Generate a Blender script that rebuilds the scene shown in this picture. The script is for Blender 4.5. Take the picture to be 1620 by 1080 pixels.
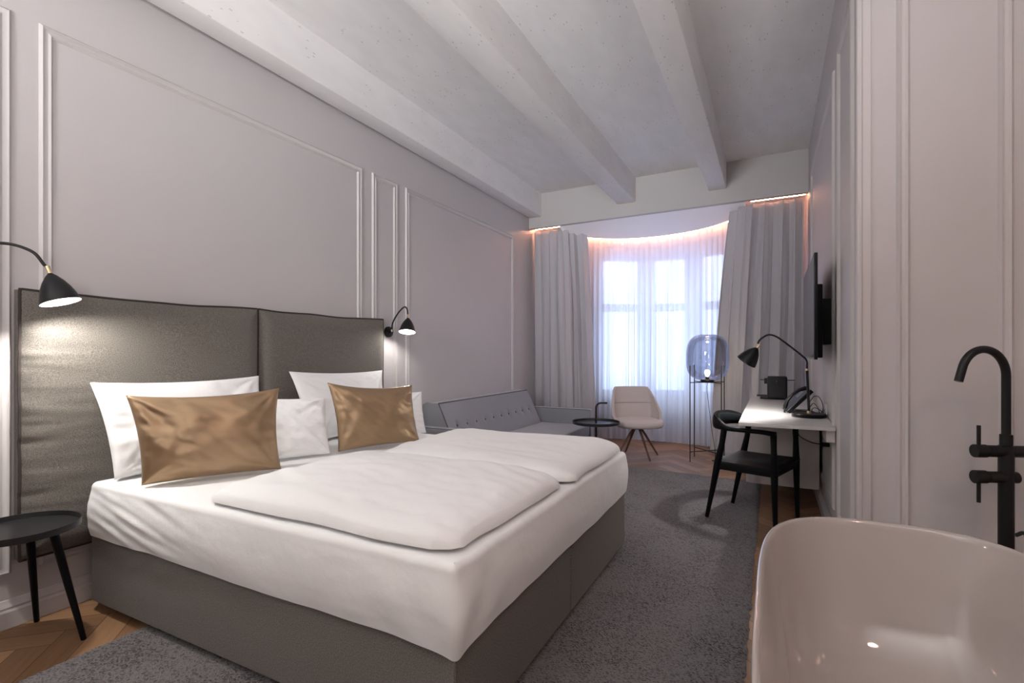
import bpy, bmesh, math, random
from math import sin, cos, pi, radians, sqrt, atan2
from mathutils import Vector, Matrix, noise

random.seed(7)
scene = bpy.context.scene
COL = scene.collection
for o in list(bpy.data.objects):
    bpy.data.objects.remove(o)

# ---------------------------------------------------------------- camera
THETA = math.atan2(412.0, 800.0)
cam_data = bpy.data.cameras.new('camera')
cam_data.sensor_width = 36.0
cam_data.lens = 800.0 / 1620.0 * 36.0
cam_data.shift_y = 17.0 / 1620.0
cam_data.clip_start = 0.02
cam = bpy.data.objects.new('camera', cam_data)
cam.location = (0, 0, 1.2)
cam.rotation_euler = (pi / 2, 0, THETA)
COL.objects.link(cam)
scene.camera = cam

# ---------------------------------------------------------------- look
scene.view_settings.view_transform = 'Standard'
scene.view_settings.look = 'None'
scene.view_settings.gamma = 1.0
scene.view_settings.use_curve_mapping = False
scene.view_settings.exposure = 0.06
scene.cycles.max_bounces = 10
scene.cycles.diffuse_bounces = 6
scene.cycles.transparent_max_bounces = 16
scene.cycles.sample_clamp_indirect = 6.0
scene.cycles.use_denoising = True

# ---------------------------------------------------------------- world: overcast daylight
world = bpy.data.worlds.new('overcast_sky')
scene.world = world
world.use_nodes = True
wn = world.node_tree.nodes; wl = world.node_tree.links
bg = wn['Background']
tc = wn.new('ShaderNodeTexCoord'); sep = wn.new('ShaderNodeSeparateXYZ')
ramp = wn.new('ShaderNodeValToRGB')
ramp.color_ramp.elements[0].position = 0.0
ramp.color_ramp.elements[0].color = (0.42, 0.52, 0.78, 1)
ramp.color_ramp.elements[1].position = 0.5
ramp.color_ramp.elements[1].color = (0.66, 0.79, 1.0, 1)
wl.new(tc.outputs['Generated'], sep.inputs[0])
wl.new(sep.outputs['Z'], ramp.inputs[0])
wl.new(ramp.outputs[0], bg.inputs[0])
bg.inputs[1].default_value = 6.0


def add_light(name, kind, loc, energy, color, rot=(0, 0, 0), **kw):
    d = bpy.data.lights.new(name, kind)
    d.energy = energy
    d.color = color
    for k, v in kw.items():
        setattr(d, k, v)
    o = bpy.data.objects.new(name, d)
    o.location = loc
    o.rotation_euler = rot
    COL.objects.link(o)
    return o


# fill lights added behind the camera for general brightness, not real fixtures
up = add_light('fill_ceiling', 'AREA', (-1.4, -2.0, 1.7), 78, (1.0, 0.975, 0.95), shape='RECTANGLE', size=0.9, size_y=0.6, spread=radians(135))
up.rotation_euler = Vector((-0.25, 0.5, 0.82)).to_track_quat('-Z', 'Z').to_euler()
far = add_light('fill_far_end', 'AREA', (-1.3, -2.4, 2.3), 17, (0.93, 0.95, 1.0), shape='RECTANGLE', size=0.9, size_y=0.6, spread=radians(48))  # added fill, aimed at the header, curtains and far walls
far.rotation_euler = Vector((-0.07, 0.98, 0.10)).to_track_quat('-Z', 'Z').to_euler()
wash = add_light('fill_left', 'AREA', (1.1, -1.5, 1.6), 80, (1.0, 0.975, 0.955), shape='RECTANGLE', size=1.0, size_y=0.8, spread=radians(135))  # added fill, aimed up and left to spare the bath wall
wash.rotation_euler = Vector((-0.52, 0.35, 0.78)).to_track_quat('-Z', 'Z').to_euler()
add_light('bath_ceiling_light', 'AREA', (1.35, 0.2, 3.2), 14, (1.0, 0.60, 0.46), (0, 0, 0), shape='DISK', size=0.3)

# ================================================================ helpers
def lin(c):
    c = c / 255.0
    return c / 12.92 if c <= 0.04045 else ((c + 0.055) / 1.055) ** 2.4


def rgb(r, g, b):
    return (lin(r), lin(g), lin(b), 1.0)


def mat(name, color, rough=0.6, metal=0.0, bump=0.0, bscale=80.0, var=0.0, vscale=40.0, spec=0.5, sheen=0.0,
        stretch=(1, 1, 1), coat=0.0, detail=4.0, emit=None, estr=0.0, dist=0.01):
    m = bpy.data.materials.new(name)
    m.use_nodes = True
    n = m.node_tree.nodes; l = m.node_tree.links
    b = n['Principled BSDF']
    b.inputs['Base Color'].default_value = color
    b.inputs['Roughness'].default_value = rough
    b.inputs['Metallic'].default_value = metal
    b.inputs['Specular IOR Level'].default_value = spec
    b.inputs['Sheen Weight'].default_value = sheen
    b.inputs['Coat Weight'].default_value = coat
    if emit:
        b.inputs['Emission Color'].default_value = emit
        b.inputs['Emission Strength'].default_value = estr
    if bump or var:
        t = n.new('ShaderNodeTexCoord'); mp = n.new('ShaderNodeMapping')
        mp.inputs['Scale'].default_value = stretch
        l.new(t.outputs['Object'], mp.inputs[0])
    if bump:
        nz = n.new('ShaderNodeTexNoise'); nz.inputs['Scale'].default_value = bscale
        nz.inputs['Detail'].default_value = detail
        bp = n.new('ShaderNodeBump'); bp.inputs['Strength'].default_value = bump
        bp.inputs['Distance'].default_value = dist
        l.new(mp.outputs[0], nz.inputs['Vector'])
        l.new(nz.outputs['Fac'], bp.inputs['Height'])
        l.new(bp.outputs[0], b.inputs['Normal'])
    if var:
        nv = n.new('ShaderNodeTexNoise'); nv.inputs['Scale'].default_value = vscale
        nv.inputs['Detail'].default_value = 3.0
        mr = n.new('ShaderNodeMapRange')
        mr.inputs['From Min'].default_value = 0.3; mr.inputs['From Max'].default_value = 0.7
        mr.inputs['To Min'].default_value = 1 - var; mr.inputs['To Max'].default_value = 1 + var
        mx = n.new('ShaderNodeVectorMath'); mx.operation = 'SCALE'
        mx.inputs[0].default_value = color[:3]
        l.new(mp.outputs[0], nv.inputs['Vector'])
        l.new(nv.outputs['Fac'], mr.inputs[0])
        l.new(mr.outputs[0], mx.inputs['Scale'])
        l.new(mx.outputs[0], b.inputs['Base Color'])
    return m


M = {}
M['wall'] = mat('painted_plaster', (0.51, 0.485, 0.49, 1), 0.6, bump=0.05, bscale=30, var=0.02, vscale=1.5)
M['trim'] = mat('painted_moulding', (0.53, 0.505, 0.505, 1), 0.5)
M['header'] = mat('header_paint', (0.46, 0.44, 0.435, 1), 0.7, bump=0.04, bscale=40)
M['linen'] = mat('white_cotton', (0.86, 0.87, 0.87, 1), 0.8, bump=0.28, bscale=9, sheen=0.1, detail=5, dist=0.02)
M['pillow'] = mat('white_pillowcase', (0.88, 0.89, 0.90, 1), 0.8, bump=0.3, bscale=12, sheen=0.1, detail=4, dist=0.02)
M['satin'] = mat('bronze_satin', (0.33, 0.225, 0.135, 1), 0.38, metal=0.6, bump=0.12, bscale=9, detail=2, dist=0.03)
M['greige'] = mat('taupe_upholstery', (0.135, 0.122, 0.108, 1), 0.95, bump=0.2, bscale=700, var=0.45, vscale=260, sheen=0.05, dist=0.002)
M['greige_dark'] = mat('taupe_piping', (0.035, 0.026, 0.024, 1), 0.85)
M['sofa'] = mat('grey_sofa_fabric', (0.24, 0.245, 0.275, 1), 0.9, bump=0.2, bscale=500, var=0.1, vscale=300, sheen=0.3, dist=0.002)
M['sofa_dark'] = mat('dark_piping', (0.06, 0.06, 0.075, 1), 0.85)
M['black'] = mat('matt_black_metal', (0.007, 0.007, 0.008, 1), 0.42, spec=0.3)
M['black_wood'] = mat('black_stained_wood', (0.005, 0.005, 0.006, 1), 0.42, spec=0.15, bump=0.1, bscale=60, stretch=(1, 1, 6), dist=0.002)
M['black_leather'] = mat('black_leather', (0.007, 0.009, 0.010, 1), 0.45, spec=0.2, bump=0.15, bscale=220, dist=0.002)
M['tray'] = mat('black_tray_lacquer', (0.014, 0.014, 0.015, 1), 0.38, spec=0.4)
M['brass'] = mat('brass', (0.75, 0.60, 0.36, 1), 0.3, metal=1.0)
M['chrome'] = mat('bright_steel', (0.8, 0.8, 0.8, 1), 0.2, metal=1.0)
M['desk'] = mat('white_desk_laminate', (0.64, 0.63, 0.62, 1), 0.25)
M['cabinet'] = mat('cabinet_paint', (0.66, 0.62, 0.61, 1), 0.5)
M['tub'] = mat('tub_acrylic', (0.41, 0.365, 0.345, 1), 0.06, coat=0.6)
M['chair_fabric'] = mat('pale_beige_fabric', (0.52, 0.46, 0.45, 1), 0.9, bump=0.2, bscale=500, sheen=0.2, dist=0.002)
M['walnut'] = mat('walnut_leg', (0.11, 0.05, 0.032, 1), 0.4, var=0.3, vscale=30, stretch=(1, 1, .2))
M['foot_wood'] = mat('pale_wood_foot', (0.35, 0.22, 0.13, 1), 0.5)
M['screen'] = mat('tv_screen', (0.02, 0.02, 0.022, 1), 0.12, spec=0.8)
M['plastic'] = mat('black_plastic', (0.005, 0.005, 0.005, 1), 0.42, spec=0.2)
M['phone_screen'] = mat('grey_display', (0.07, 0.08, 0.09, 1), 0.3)
M['frame'] = mat('white_window_frame', (0.50, 0.54, 0.66, 1), 0.4)
M['curtain'] = mat('grey_blackout_fabric', (0.46, 0.445, 0.475, 1), 0.85, bump=0.1, bscale=400, sheen=0.2, dist=0.002)
M['white_plastic'] = mat('white_plastic', (0.7, 0.7, 0.7, 1), 0.3)
M['led'] = mat('warm_led', (1, .6, .45, 1), 0.5, emit=(1.0, 0.42, 0.23, 1), estr=85.0)
M['bulb'] = mat('warm_white_bulb', (1, 1, 1, 1), 0.5, emit=(1.0, 0.93, 0.80, 1), estr=30.0)
M['filament'] = mat('glowing_bulb', (1, 1, 1, 1), 0.5, emit=(1.0, 0.78, 0.45, 1), estr=25.0)
M['shade_inner'] = mat('white_enamel', (0.8, 0.8, 0.8, 1), 0.4)


def ceiling_material():
    m = mat('board_marked_concrete', (0.64, 0.625, 0.625, 1), 0.85)
    n = m.node_tree.nodes; l = m.node_tree.links; b = n['Principled BSDF']
    t = n.new('ShaderNodeTexCoord')
    mp = n.new('ShaderNodeMapping'); mp.inputs['Scale'].default_value = (1, 0.35, 1)
    l.new(t.outputs['Object'], mp.inputs[0])
    big = n.new('ShaderNodeTexNoise'); big.inputs['Scale'].default_value = 9; big.inputs['Detail'].default_value = 8
    l.new(mp.outputs[0], big.inputs['Vector'])
    vor = n.new('ShaderNodeTexVoronoi'); vor.inputs['Scale'].default_value = 38
    l.new(mp.outputs[0], vor.inputs['Vector'])
    msk = n.new('ShaderNodeTexNoise'); msk.inputs['Scale'].default_value = 4; msk.inputs['Detail'].default_value = 3
    l.new(t.outputs['Object'], msk.inputs['Vector'])
    a = n.new('ShaderNodeMath'); a.operation = 'LESS_THAN'; a.inputs[1].default_value = 0.145
    l.new(vor.outputs['Distance'], a.inputs[0])
    g = n.new('ShaderNodeMath'); g.operation = 'GREATER_THAN'; g.inputs[1].default_value = 0.51
    l.new(msk.outputs['Fac'], g.inputs[0])
    pit = n.new('ShaderNodeMath'); pit.operation = 'MULTIPLY'
    l.new(a.outputs[0], pit.inputs[0]); l.new(g.outputs[0], pit.inputs[1])
    mr = n.new('ShaderNodeMapRange'); mr.inputs['From Min'].default_value = .35; mr.inputs['From Max'].default_value = .65
    mr.inputs['To Min'].default_value = 0.97; mr.inputs['To Max'].default_value = 1.03
    l.new(big.outputs['Fac'], mr.inputs[0])
    sub = n.new('ShaderNodeMath'); sub.operation = 'MULTIPLY_ADD'; sub.inputs[1].default_value = -0.3
    l.new(pit.outputs[0], sub.inputs[0]); l.new(mr.outputs[0], sub.inputs[2])
    sc = n.new('ShaderNodeVectorMath'); sc.operation = 'SCALE'; sc.inputs[0].default_value = (0.76, 0.75, 0.75)
    l.new(sub.outputs[0], sc.inputs['Scale']); l.new(sc.outputs[0], b.inputs['Base Color'])
    fine = n.new('ShaderNodeTexNoise'); fine.inputs['Scale'].default_value = 22; fine.inputs['Detail'].default_value = 8
    l.new(mp.outputs[0], fine.inputs['Vector'])
    h = n.new('ShaderNodeMath'); h.operation = 'MULTIPLY_ADD'; h.inputs[1].default_value = -0.8
    l.new(pit.outputs[0], h.inputs[0]); l.new(fine.outputs['Fac'], h.inputs[2])
    bp = n.new('ShaderNodeBump'); bp.inputs['Strength'].default_value = 0.25; bp.inputs['Distance'].default_value = 0.006
    l.new(h.outputs[0], bp.inputs['Height']); l.new(bp.outputs[0], b.inputs['Normal'])
    return m


def floor_material():
    m = mat('oak_herringbone', (0.3, 0.17, 0.09, 1), 0.45, spec=0.35)
    n = m.node_tree.nodes; l = m.node_tree.links; b = n['Principled BSDF']
    uv = n.new('ShaderNodeUVMap'); uv.uv_map = 'grain'
    mp = n.new('ShaderNodeMapping'); mp.inputs['Scale'].default_value = (2.5, 40, 1)
    l.new(uv.outputs[0], mp.inputs[0])
    nz = n.new('ShaderNodeTexNoise'); nz.inputs['Scale'].default_value = 1.5; nz.inputs['Detail'].default_value = 6
    l.new(mp.outputs[0], nz.inputs['Vector'])
    at = n.new('ShaderNodeAttribute'); at.attribute_name = 'tone'
    ad = n.new('ShaderNodeMath'); ad.operation = 'MULTIPLY_ADD'; ad.inputs[1].default_value = 0.45
    l.new(nz.outputs['Fac'], ad.inputs[0]); 
    t2 = n.new('ShaderNodeMath'); t2.operation = 'MULTIPLY'; t2.inputs[1].default_value = 0.6
    l.new(at.outputs['Fac'], t2.inputs[0]); l.new(t2.outputs[0], ad.inputs[2])
    r = n.new('ShaderNodeValToRGB')
    r.color_ramp.elements[0].position = 0.15; r.color_ramp.elements[0].color = (0.15, 0.078, 0.038, 1)
    r.color_ramp.elements[1].position = 0.9; r.color_ramp.elements[1].color = (0.37, 0.215, 0.115, 1)
    l.new(ad.outputs[0], r.inputs[0]); l.new(r.outputs[0], b.inputs['Base Color'])
    return m


def rug_material():
    m = mat('charcoal_shag', (0.06, 0.06, 0.065, 1), 0.95, sheen=0.15)
    n = m.node_tree.nodes; l = m.node_tree.links; b = n['Principled BSDF']
    t = n.new('ShaderNodeTexCoord')
    vo = n.new('ShaderNodeTexVoronoi'); vo.inputs['Scale'].default_value = 165
    l.new(t.outputs['Object'], vo.inputs['Vector'])
    nz = n.new('ShaderNodeSeparateColor')
    l.new(vo.outputs['Color'], nz.inputs[0])
    n2 = n.new('ShaderNodeTexNoise'); n2.inputs['Scale'].default_value = 3; n2.inputs['Detail'].default_value = 5
    l.new(t.outputs['Object'], n2.inputs['Vector'])
    ad = n.new('ShaderNodeMath'); ad.operation = 'MULTIPLY_ADD'; ad.inputs[1].default_value = 0.9
    l.new(n2.outputs['Fac'], ad.inputs[0]); l.new(nz.outputs[0], ad.inputs[2])
    r = n.new('ShaderNodeValToRGB')
    r.color_ramp.elements[0].position = 0.45; r.color_ramp.elements[0].color = (0.006, 0.006, 0.007, 1)
    r.color_ramp.elements[1].position = 1.0; r.color_ramp.elements[1].color = (0.14, 0.13, 0.133, 1)
    l.new(ad.outputs[0], r.inputs[0]); l.new(r.outputs[0], b.inputs['Base Color'])
    bp = n.new('ShaderNodeBump'); bp.inputs['Strength'].default_value = 0.6; bp.inputs['Distance'].default_value = 0.008
    l.new(vo.outputs['Distance'], bp.inputs['Height']); l.new(bp.outputs[0], b.inputs['Normal'])
    return m


def sheer_material():
    m = bpy.data.materials.new('sheer_voile'); m.use_nodes = True
    n = m.node_tree.nodes; l = m.node_tree.links
    n.remove(n['Principled BSDF'])
    tr = n.new('ShaderNodeBsdfTransparent'); tr.inputs[0].default_value = (0.97, 0.97, 1, 1)
    tl = n.new('ShaderNodeBsdfTranslucent'); tl.inputs[0].default_value = (0.86, 0.86, 0.90, 1)
    df = n.new('ShaderNodeBsdfDiffuse'); df.inputs[0].default_value = (0.82, 0.80, 0.84, 1)
    m1 = n.new('ShaderNodeMixShader'); m1.inputs[0].default_value = 0.30
    l.new(tl.outputs[0], m1.inputs[1]); l.new(df.outputs[0], m1.inputs[2])
    m2 = n.new('ShaderNodeMixShader')
    t = n.new('ShaderNodeTexCoord'); mp = n.new('ShaderNodeMapping'); mp.inputs['Scale'].default_value = (9, 9, 0.3)
    nz = n.new('ShaderNodeTexNoise'); nz.inputs['Scale'].default_value = 2.0; nz.inputs['Detail'].default_value = 4
    l.new(t.outputs['Object'], mp.inputs[0]); l.new(mp.outputs[0], nz.inputs['Vector'])
    mr = n.new('ShaderNodeMapRange'); mr.inputs['From Min'].default_value = .35; mr.inputs['From Max'].default_value = .65
    mr.inputs['To Min'].default_value = 0.84; mr.inputs['To Max'].default_value = 0.94
    l.new(nz.outputs['Fac'], mr.inputs[0]); l.new(mr.outputs[0], m2.inputs[0])
    l.new(tr.outputs[0], m2.inputs[1]); l.new(m1.outputs[0], m2.inputs[2])
    l.new(m2.outputs[0], n['Material Output'].inputs[0])
    return m


def glass_material(name, color, tint, w=0.12):
    m = bpy.data.materials.new(name); m.use_nodes = True
    n = m.node_tree.nodes; l = m.node_tree.links
    n.remove(n['Principled BSDF'])
    tr = n.new('ShaderNodeBsdfTransparent'); tr.inputs[0].default_value = tint
    gl = n.new('ShaderNodeBsdfGlossy'); gl.inputs[0].default_value = color; gl.inputs['Roughness'].default_value = 0.03
    lw = n.new('ShaderNodeLayerWeight'); lw.inputs[0].default_value = 0.35
    mu = n.new('ShaderNodeMath'); mu.operation = 'MULTIPLY_ADD'; mu.inputs[1].default_value = 0.45; mu.inputs[2].default_value = w
    l.new(lw.outputs['Fresnel'], mu.inputs[0])
    mx = n.new('ShaderNodeMixShader'); l.new(mu.outputs[0], mx.inputs[0])
    l.new(tr.outputs[0], mx.inputs[1]); l.new(gl.outputs[0], mx.inputs[2])
    l.new(mx.outputs[0], n['Material Output'].inputs[0])
    return m


M['ceiling'] = ceiling_material()
M['floor'] = floor_material()
M['rug'] = rug_material()
M['sheer'] = sheer_material()
M['smoke_glass'] = glass_material('smoked_glass', (0.9, 0.9, 1, 1), (0.66, 0.68, 0.73, 1), 0.06)
M['clear_glass'] = glass_material('window_glass', (1, 1, 1, 1), (0.96, 0.98, 1, 1), 0.02)


class MB:
    """collects shapes into one bmesh"""
    def __init__(self):
        self.bm = bmesh.new()

    def box(self, lo, hi, bevel=0.0, seg=2, mtx=None):
        lo = Vector(lo); hi = Vector(hi)
        c = (lo + hi) / 2; s = hi - lo
        m4 = Matrix.Translation(c) @ Matrix.Diagonal((s.x, s.y, s.z, 1))
        r = bmesh.ops.create_cube(self.bm, size=1.0, matrix=m4)
        vs = r['verts']
        if bevel > 0:
            es = list({e for v in vs for e in v.link_edges})
            rb = bmesh.ops.bevel(self.bm, geom=es, offset=bevel, segments=seg, profile=0.7, affect='EDGES')
            vs = list({v for f in rb['faces'] for v in f.verts} | {v for v in vs if v.is_valid})
        if mtx is not None:
            bmesh.ops.transform(self.bm, matrix=mtx, verts=vs)
        return self

    def grid(self, rows, closed_u=False, closed_v=False, flip=False):
        """rows: list of lists of points"""
        bm = self.bm
        R = [[bm.verts.new(p) for p in row] for row in rows]
        nr = len(R); nc = len(R[0])
        for i in range(nr if closed_v else nr - 1):
            for j in range(nc if closed_u else nc - 1):
                a = R[i][j]; b = R[i][(j + 1) % nc]; c = R[(i + 1) % nr][(j + 1) % nc]; d = R[(i + 1) % nr][j]
                f = (a, d, c, b) if flip else (a, b, c, d)
                try:
                    bm.faces.new(f)
                except ValueError:
                    pass
        return R

    def cap(self, ring):
        try:
            self.bm.faces.new(ring)
        except ValueError:
            pass

    def sweep(self, pts, rad, n=12, ref=(0, 0, 1), closed=False, caps=True):
        """rad: number, list of numbers, or list of (side, up) pairs"""
        pts = [Vector(p) for p in pts]
        N = len(pts)
        if not isinstance(rad, (list, tuple)):
            rad = [rad] * N
        rows = []
        ref = Vector(ref)
        for i, p in enumerate(pts):
            if closed:
                t = pts[(i + 1) % N] - pts[i - 1]
            else:
                t = pts[min(i + 1, N - 1)] - pts[max(i - 1, 0)]
            t.normalize()
            s = t.cross(ref)
            if s.length < 1e-3:
                s = t.cross(Vector((0, 1, 0)))
                if s.length < 1e-3:
                    s = t.cross(Vector((1, 0, 0)))
            s.normalize()
            u = s.cross(t).normalized()
            if i > 0 and not closed and ref.length < 0.5:
                pass
            r = rad[i]
            ra, rb = (r, r) if not isinstance(r, (list, tuple)) else r
            rows.append([p + s * (ra * cos(2 * pi * k / n)) + u * (rb * sin(2 * pi * k / n)) for k in range(n)])
        R = self.grid(rows, closed_u=True, closed_v=closed)
        if caps and not closed:
            self.cap(list(reversed(R[0]))); self.cap(R[-1])
        return self

    def tube(self, pts, rad, n=12, caps=True):
        """parallel transport tube, safe for vertical parts"""
        pts = [Vector(p) for p in pts]
        N = len(pts)
        if not isinstance(rad, (list, tuple)):
            rad = [rad] * N
        t0 = (pts[1] - pts[0]).normalized()
        s = t0.orthogonal().normalized()
        rows = []
        for i, p in enumerate(pts):
            t = (pts[min(i + 1, N - 1)] - pts[max(i - 1, 0)]).normalized()
            s = (s - t * s.dot(t))
            s.normalize()
            u = t.cross(s)
            rows.append([p + (s * cos(2 * pi * k / n) + u * sin(2 * pi * k / n)) * rad[i] for k in range(n)])
        R = self.grid(rows, closed_u=True)
        if caps:
            self.cap(list(reversed(R[0]))); self.cap(R[-1])
        return self

    def lathe(self, prof, n=40, mtx=None, cap0=True, cap1=True):
        """prof: (radius, z)"""
        mtx = mtx or Matrix.Identity(4)
        rows = [[mtx @ Vector((r * cos(2 * pi * k / n), r * sin(2 * pi * k / n), z)) for k in range(n)] for r, z in prof]
        R = self.grid(rows, closed_u=True)
        if cap0: self.cap(list(reversed(R[0])))
        if cap1: self.cap(R[-1])
        return self


def link_mesh(name, mb, material, parent=None, base=(0, 0, 0), smooth=35, kind=None):
    bm = mb.bm if isinstance(mb, MB) else mb
    bmesh.ops.remove_doubles(bm, verts=bm.verts, dist=1e-6)
    bmesh.ops.recalc_face_normals(bm, faces=bm.faces)
    me = bpy.data.meshes.new(name)
    bm.to_mesh(me); bm.free()
    me.materials.append(M[material] if isinstance(material, str) else material)
    if smooth:
        for p in me.polygons:
            p.use_smooth = True
        me.set_sharp_from_angle(angle=radians(smooth))
    o = bpy.data.objects.new(name, me)
    COL.objects.link(o)
    b = Vector(base)
    if b.length:
        me.transform(Matrix.Translation(-b))
        if parent is None:
            o.location = b
    if parent is not None:
        o.parent = parent
    if kind:
        o['kind'] = kind
    return o


def struct(name, mb, material, smooth=30, base=(0, 0, 0)):
    return link_mesh(name, mb, material, base=base, smooth=smooth, kind='structure')


def thing(name, label, cat, loc, rotz=0.0, group=None):
    o = bpy.data.objects.new(name, None)
    COL.objects.link(o)
    o.empty_display_size = 0.1
    o.location = loc; o.rotation_euler = (0, 0, rotz)
    tag(o, label, cat, group)
    return o


def tag(o, label, cat, group=None):
    o['label'] = label; o['category'] = cat
    if group: o['group'] = group
    return o


def part(name, mb, material, parent, world=True, smooth=35):
    """world=True: shapes were given in room coordinates and the parent is unrotated"""
    top = parent
    off = Vector((0, 0, 0))
    while top is not None:
        off += top.location
        top = top.parent
    return link_mesh(name, mb, material, parent=parent, base=(off if world else (0, 0, 0)), smooth=smooth)


def bez(p0, p1, p2, p3, n=16):
    p0, p1, p2, p3 = map(Vector, (p0, p1, p2, p3))
    return [(1 - t) ** 3 * p0 + 3 * (1 - t) ** 2 * t * p1 + 3 * (1 - t) * t * t * p2 + t ** 3 * p3
            for t in [i / n for i in range(n + 1)]]


def spline(pts, n=8):
    pts = [Vector(p) for p in pts]
    P = [pts[0] * 2 - pts[1]] + pts + [pts[-1] * 2 - pts[-2]]
    out = []
    for i in range(1, len(P) - 2):
        a, b, c, d = P[i - 1:i + 3]
        for k in range(n):
            t = k / n
            out.append(0.5 * ((2 * b) + (c - a) * t + (2 * a - 5 * b + 4 * c - d) * t * t + (-a + 3 * b - 3 * c + d) * t ** 3))
    out.append(pts[-1])
    return out


def nz(x, y, z=0.0):
    return noise.noise(Vector((x, y, z)))


def rounded_rect(x0, x1, y0, y1, r, step):
    """closed perimeter points with outward normals"""
    out = []
    def seg(a, b, nrm):
        L = (Vector(b) - Vector(a)).length
        k = max(1, int(L / step))
        for i in range(k):
            p = Vector(a).lerp(Vector(b), i / k)
            out.append((p, Vector(nrm)))
    def arc(c, a0):
        k = max(4, int(r * pi / 2 / step))
        for i in range(k):
            a = a0 + (pi / 2) * i / k
            out.append((Vector((c[0] + r * cos(a), c[1] + r * sin(a))), Vector((cos(a), sin(a)))))
    seg((x0 + r, y0), (x1 - r, y0), (0, -1)); arc((x1 - r, y0 + r), -pi / 2)
    seg((x1, y0 + r), (x1, y1 - r), (1, 0)); arc((x1 - r, y1 - r), 0)
    seg((x1 - r, y1), (x0 + r, y1), (0, 1)); arc((x0 + r, y1 - r), pi / 2)
    seg((x0, y1 - r), (x0, y0 + r), (-1, 0)); arc((x0 + r, y0 + r), pi)
    return out


# ================================================================ room shell
XL, XR = -2.97, 0.34            # left wall, right wall
YB = 2.60                       # where the right wall turns the corner towards the bath
HZ = 3.35                       # ceiling
HB = 2.89                       # underside of the window header


def hy(x):                      # header plane
    return 6.28 + (x - XL) * (6.17 - 6.28) / (XR - XL)


# floor: herringbone planks
def build_floor():
    bm = bmesh.new()
    uvl = bm.loops.layers.uv.new('grain')
    tl = bm.loops.layers.float_color.new('tone')
    w = 0.115; n = 5
    ca, sa = cos(pi / 4), sin(pi / 4)
    g = 0.0011
    for a in range(-30, 31):
        for k in range(-80, 120):
            for d in (0, 1):
                if d == 0:
                    x0, y0, x1, y1 = k, k, k + n, k + 1
                else:
                    x0, y0, x1, y1 = k + n, k - n + 1, k + n + 1, k + 1
                x0 += a * n; x1 += a * n; y0 -= a * n; y1 -= a * n
                cx, cy = (x0 + x1) / 2 * w, (y0 + y1) / 2 * w
                X = cx * ca - cy * sa - 0.6; Y = cx * sa + cy * ca + 2.2
                if not (-3.0 - .15 < X < 2.4 and -3.2 < Y < 7.7):
                    continue
                cs = []
                for (px, py) in ((x0 * w + g, y0 * w + g), (x1 * w - g, y0 * w + g), (x1 * w - g, y1 * w - g), (x0 * w + g, y1 * w - g)):
                    cs.append(bm.verts.new((px * ca - py * sa - 0.6, px * sa + py * ca + 2.2, 0)))
                f = bm.faces.new(cs)
                ox, oy = random.random() * 20, random.random() * 20
                tone = random.random()
                for lp, (px, py) in zip(f.loops, ((0, 0), (1, 0), (1, 1), (0, 1))):
                    u, v = px * (x1 - x0) * w, py * (y1 - y0) * w
                    if d: u, v = v, u
                    lp[uvl].uv = (u + ox, v + oy)
                    lp[tl] = (tone, tone, tone, 1)
    me = bpy.data.meshes.new('floor'); bm.to_mesh(me); bm.free()
    me.materials.append(M['floor'])
    o = bpy.data.objects.new('floor', me); COL.objects.link(o); o['kind'] = 'structure'
    mb = MB(); mb.box((-3.2, -3.2, -0.12), (2.4, 7.8, -0.003))
    s = link_mesh('joints', mb, mat('floor_joints', (0.03, 0.017, 0.01, 1), 0.8), parent=o)


build_floor()

mb = MB(); mb.box((-3.15, -3.2, -0.1), (XL, 6.9, 3.5)); struct('wall_left', mb, 'wall')
mb = MB(); mb.box((XR, YB + 0.0, -0.1), (XR + 0.25, 6.9, 3.5)); mb.box((XR + 0.25, YB, -0.1), (2.3, YB + 0.25, 3.5), 0)
struct('wall_right', mb, 'wall')
mb = MB(); mb.box((2.2, -3.2, -0.1), (2.35, YB + 0.1, 3.5)); struct('wall_bath', mb, 'wall')
mb = MB(); mb.box((-3.15, -3.3, -0.1), (2.35, -3.1, 3.5)); struct('wall_back', mb, 'wall')
mb = MB(); mb.box((-3.15, -3.3, HZ), (2.35, 6.6, HZ + 0.15)); struct('ceiling', mb, 'ceiling')

# header beam over the bay and its return
mb = MB()
def prism(mb, pts, z0, z1):
    bm = mb.bm
    a = [bm.verts.new((x, y, z0)) for x, y in pts]
    b = [bm.verts.new((x, y, z1)) for x, y in pts]
    n = len(pts)
    bm.faces.new(list(reversed(a))); bm.faces.new(b)
    for i in range(n):
        bm.faces.new((a[i], a[(i + 1) % n], b[(i + 1) % n], b[i]))
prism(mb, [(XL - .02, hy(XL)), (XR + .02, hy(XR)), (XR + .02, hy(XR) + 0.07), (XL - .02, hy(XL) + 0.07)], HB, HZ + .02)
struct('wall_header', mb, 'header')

# ceiling beams (slightly uneven plastered concrete)
def beam(x0a, x1a, x0b, x1b, z0, y0, y1, nm):
    """x0a..x1a at the near end, x0b..x1b at the far end"""
    mb = MB()
    rows = []
    K = 60
    for i in range(K + 1):
        t = i / K; y = y0 + (y1 - y0) * t
        a = x0a + (x0b - x0a) * t + 0.004 * nz(y * 3, 1.3, x0a); b = x1a + (x1b - x1a) * t + 0.004 * nz(y * 3, 7.7, x1a)
        zz = z0 + 0.004 * nz(y * 2.5, x0a, 3)
        r = 0.012
        rows.append([(a, y, HZ + .02), (a, y, zz + r), (a + r * .3, y, zz + r * .3), (a + r, y, zz), (b - r, y, zz),
                     (b - r * .3, y, zz + r * .3), (b, y, zz + r), (b, y, HZ + .02)])
    R = mb.grid(rows, closed_u=True)
    mb.cap(R[0]); mb.cap(list(reversed(R[-1])))
    return struct(nm, mb, 'ceiling')

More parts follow.
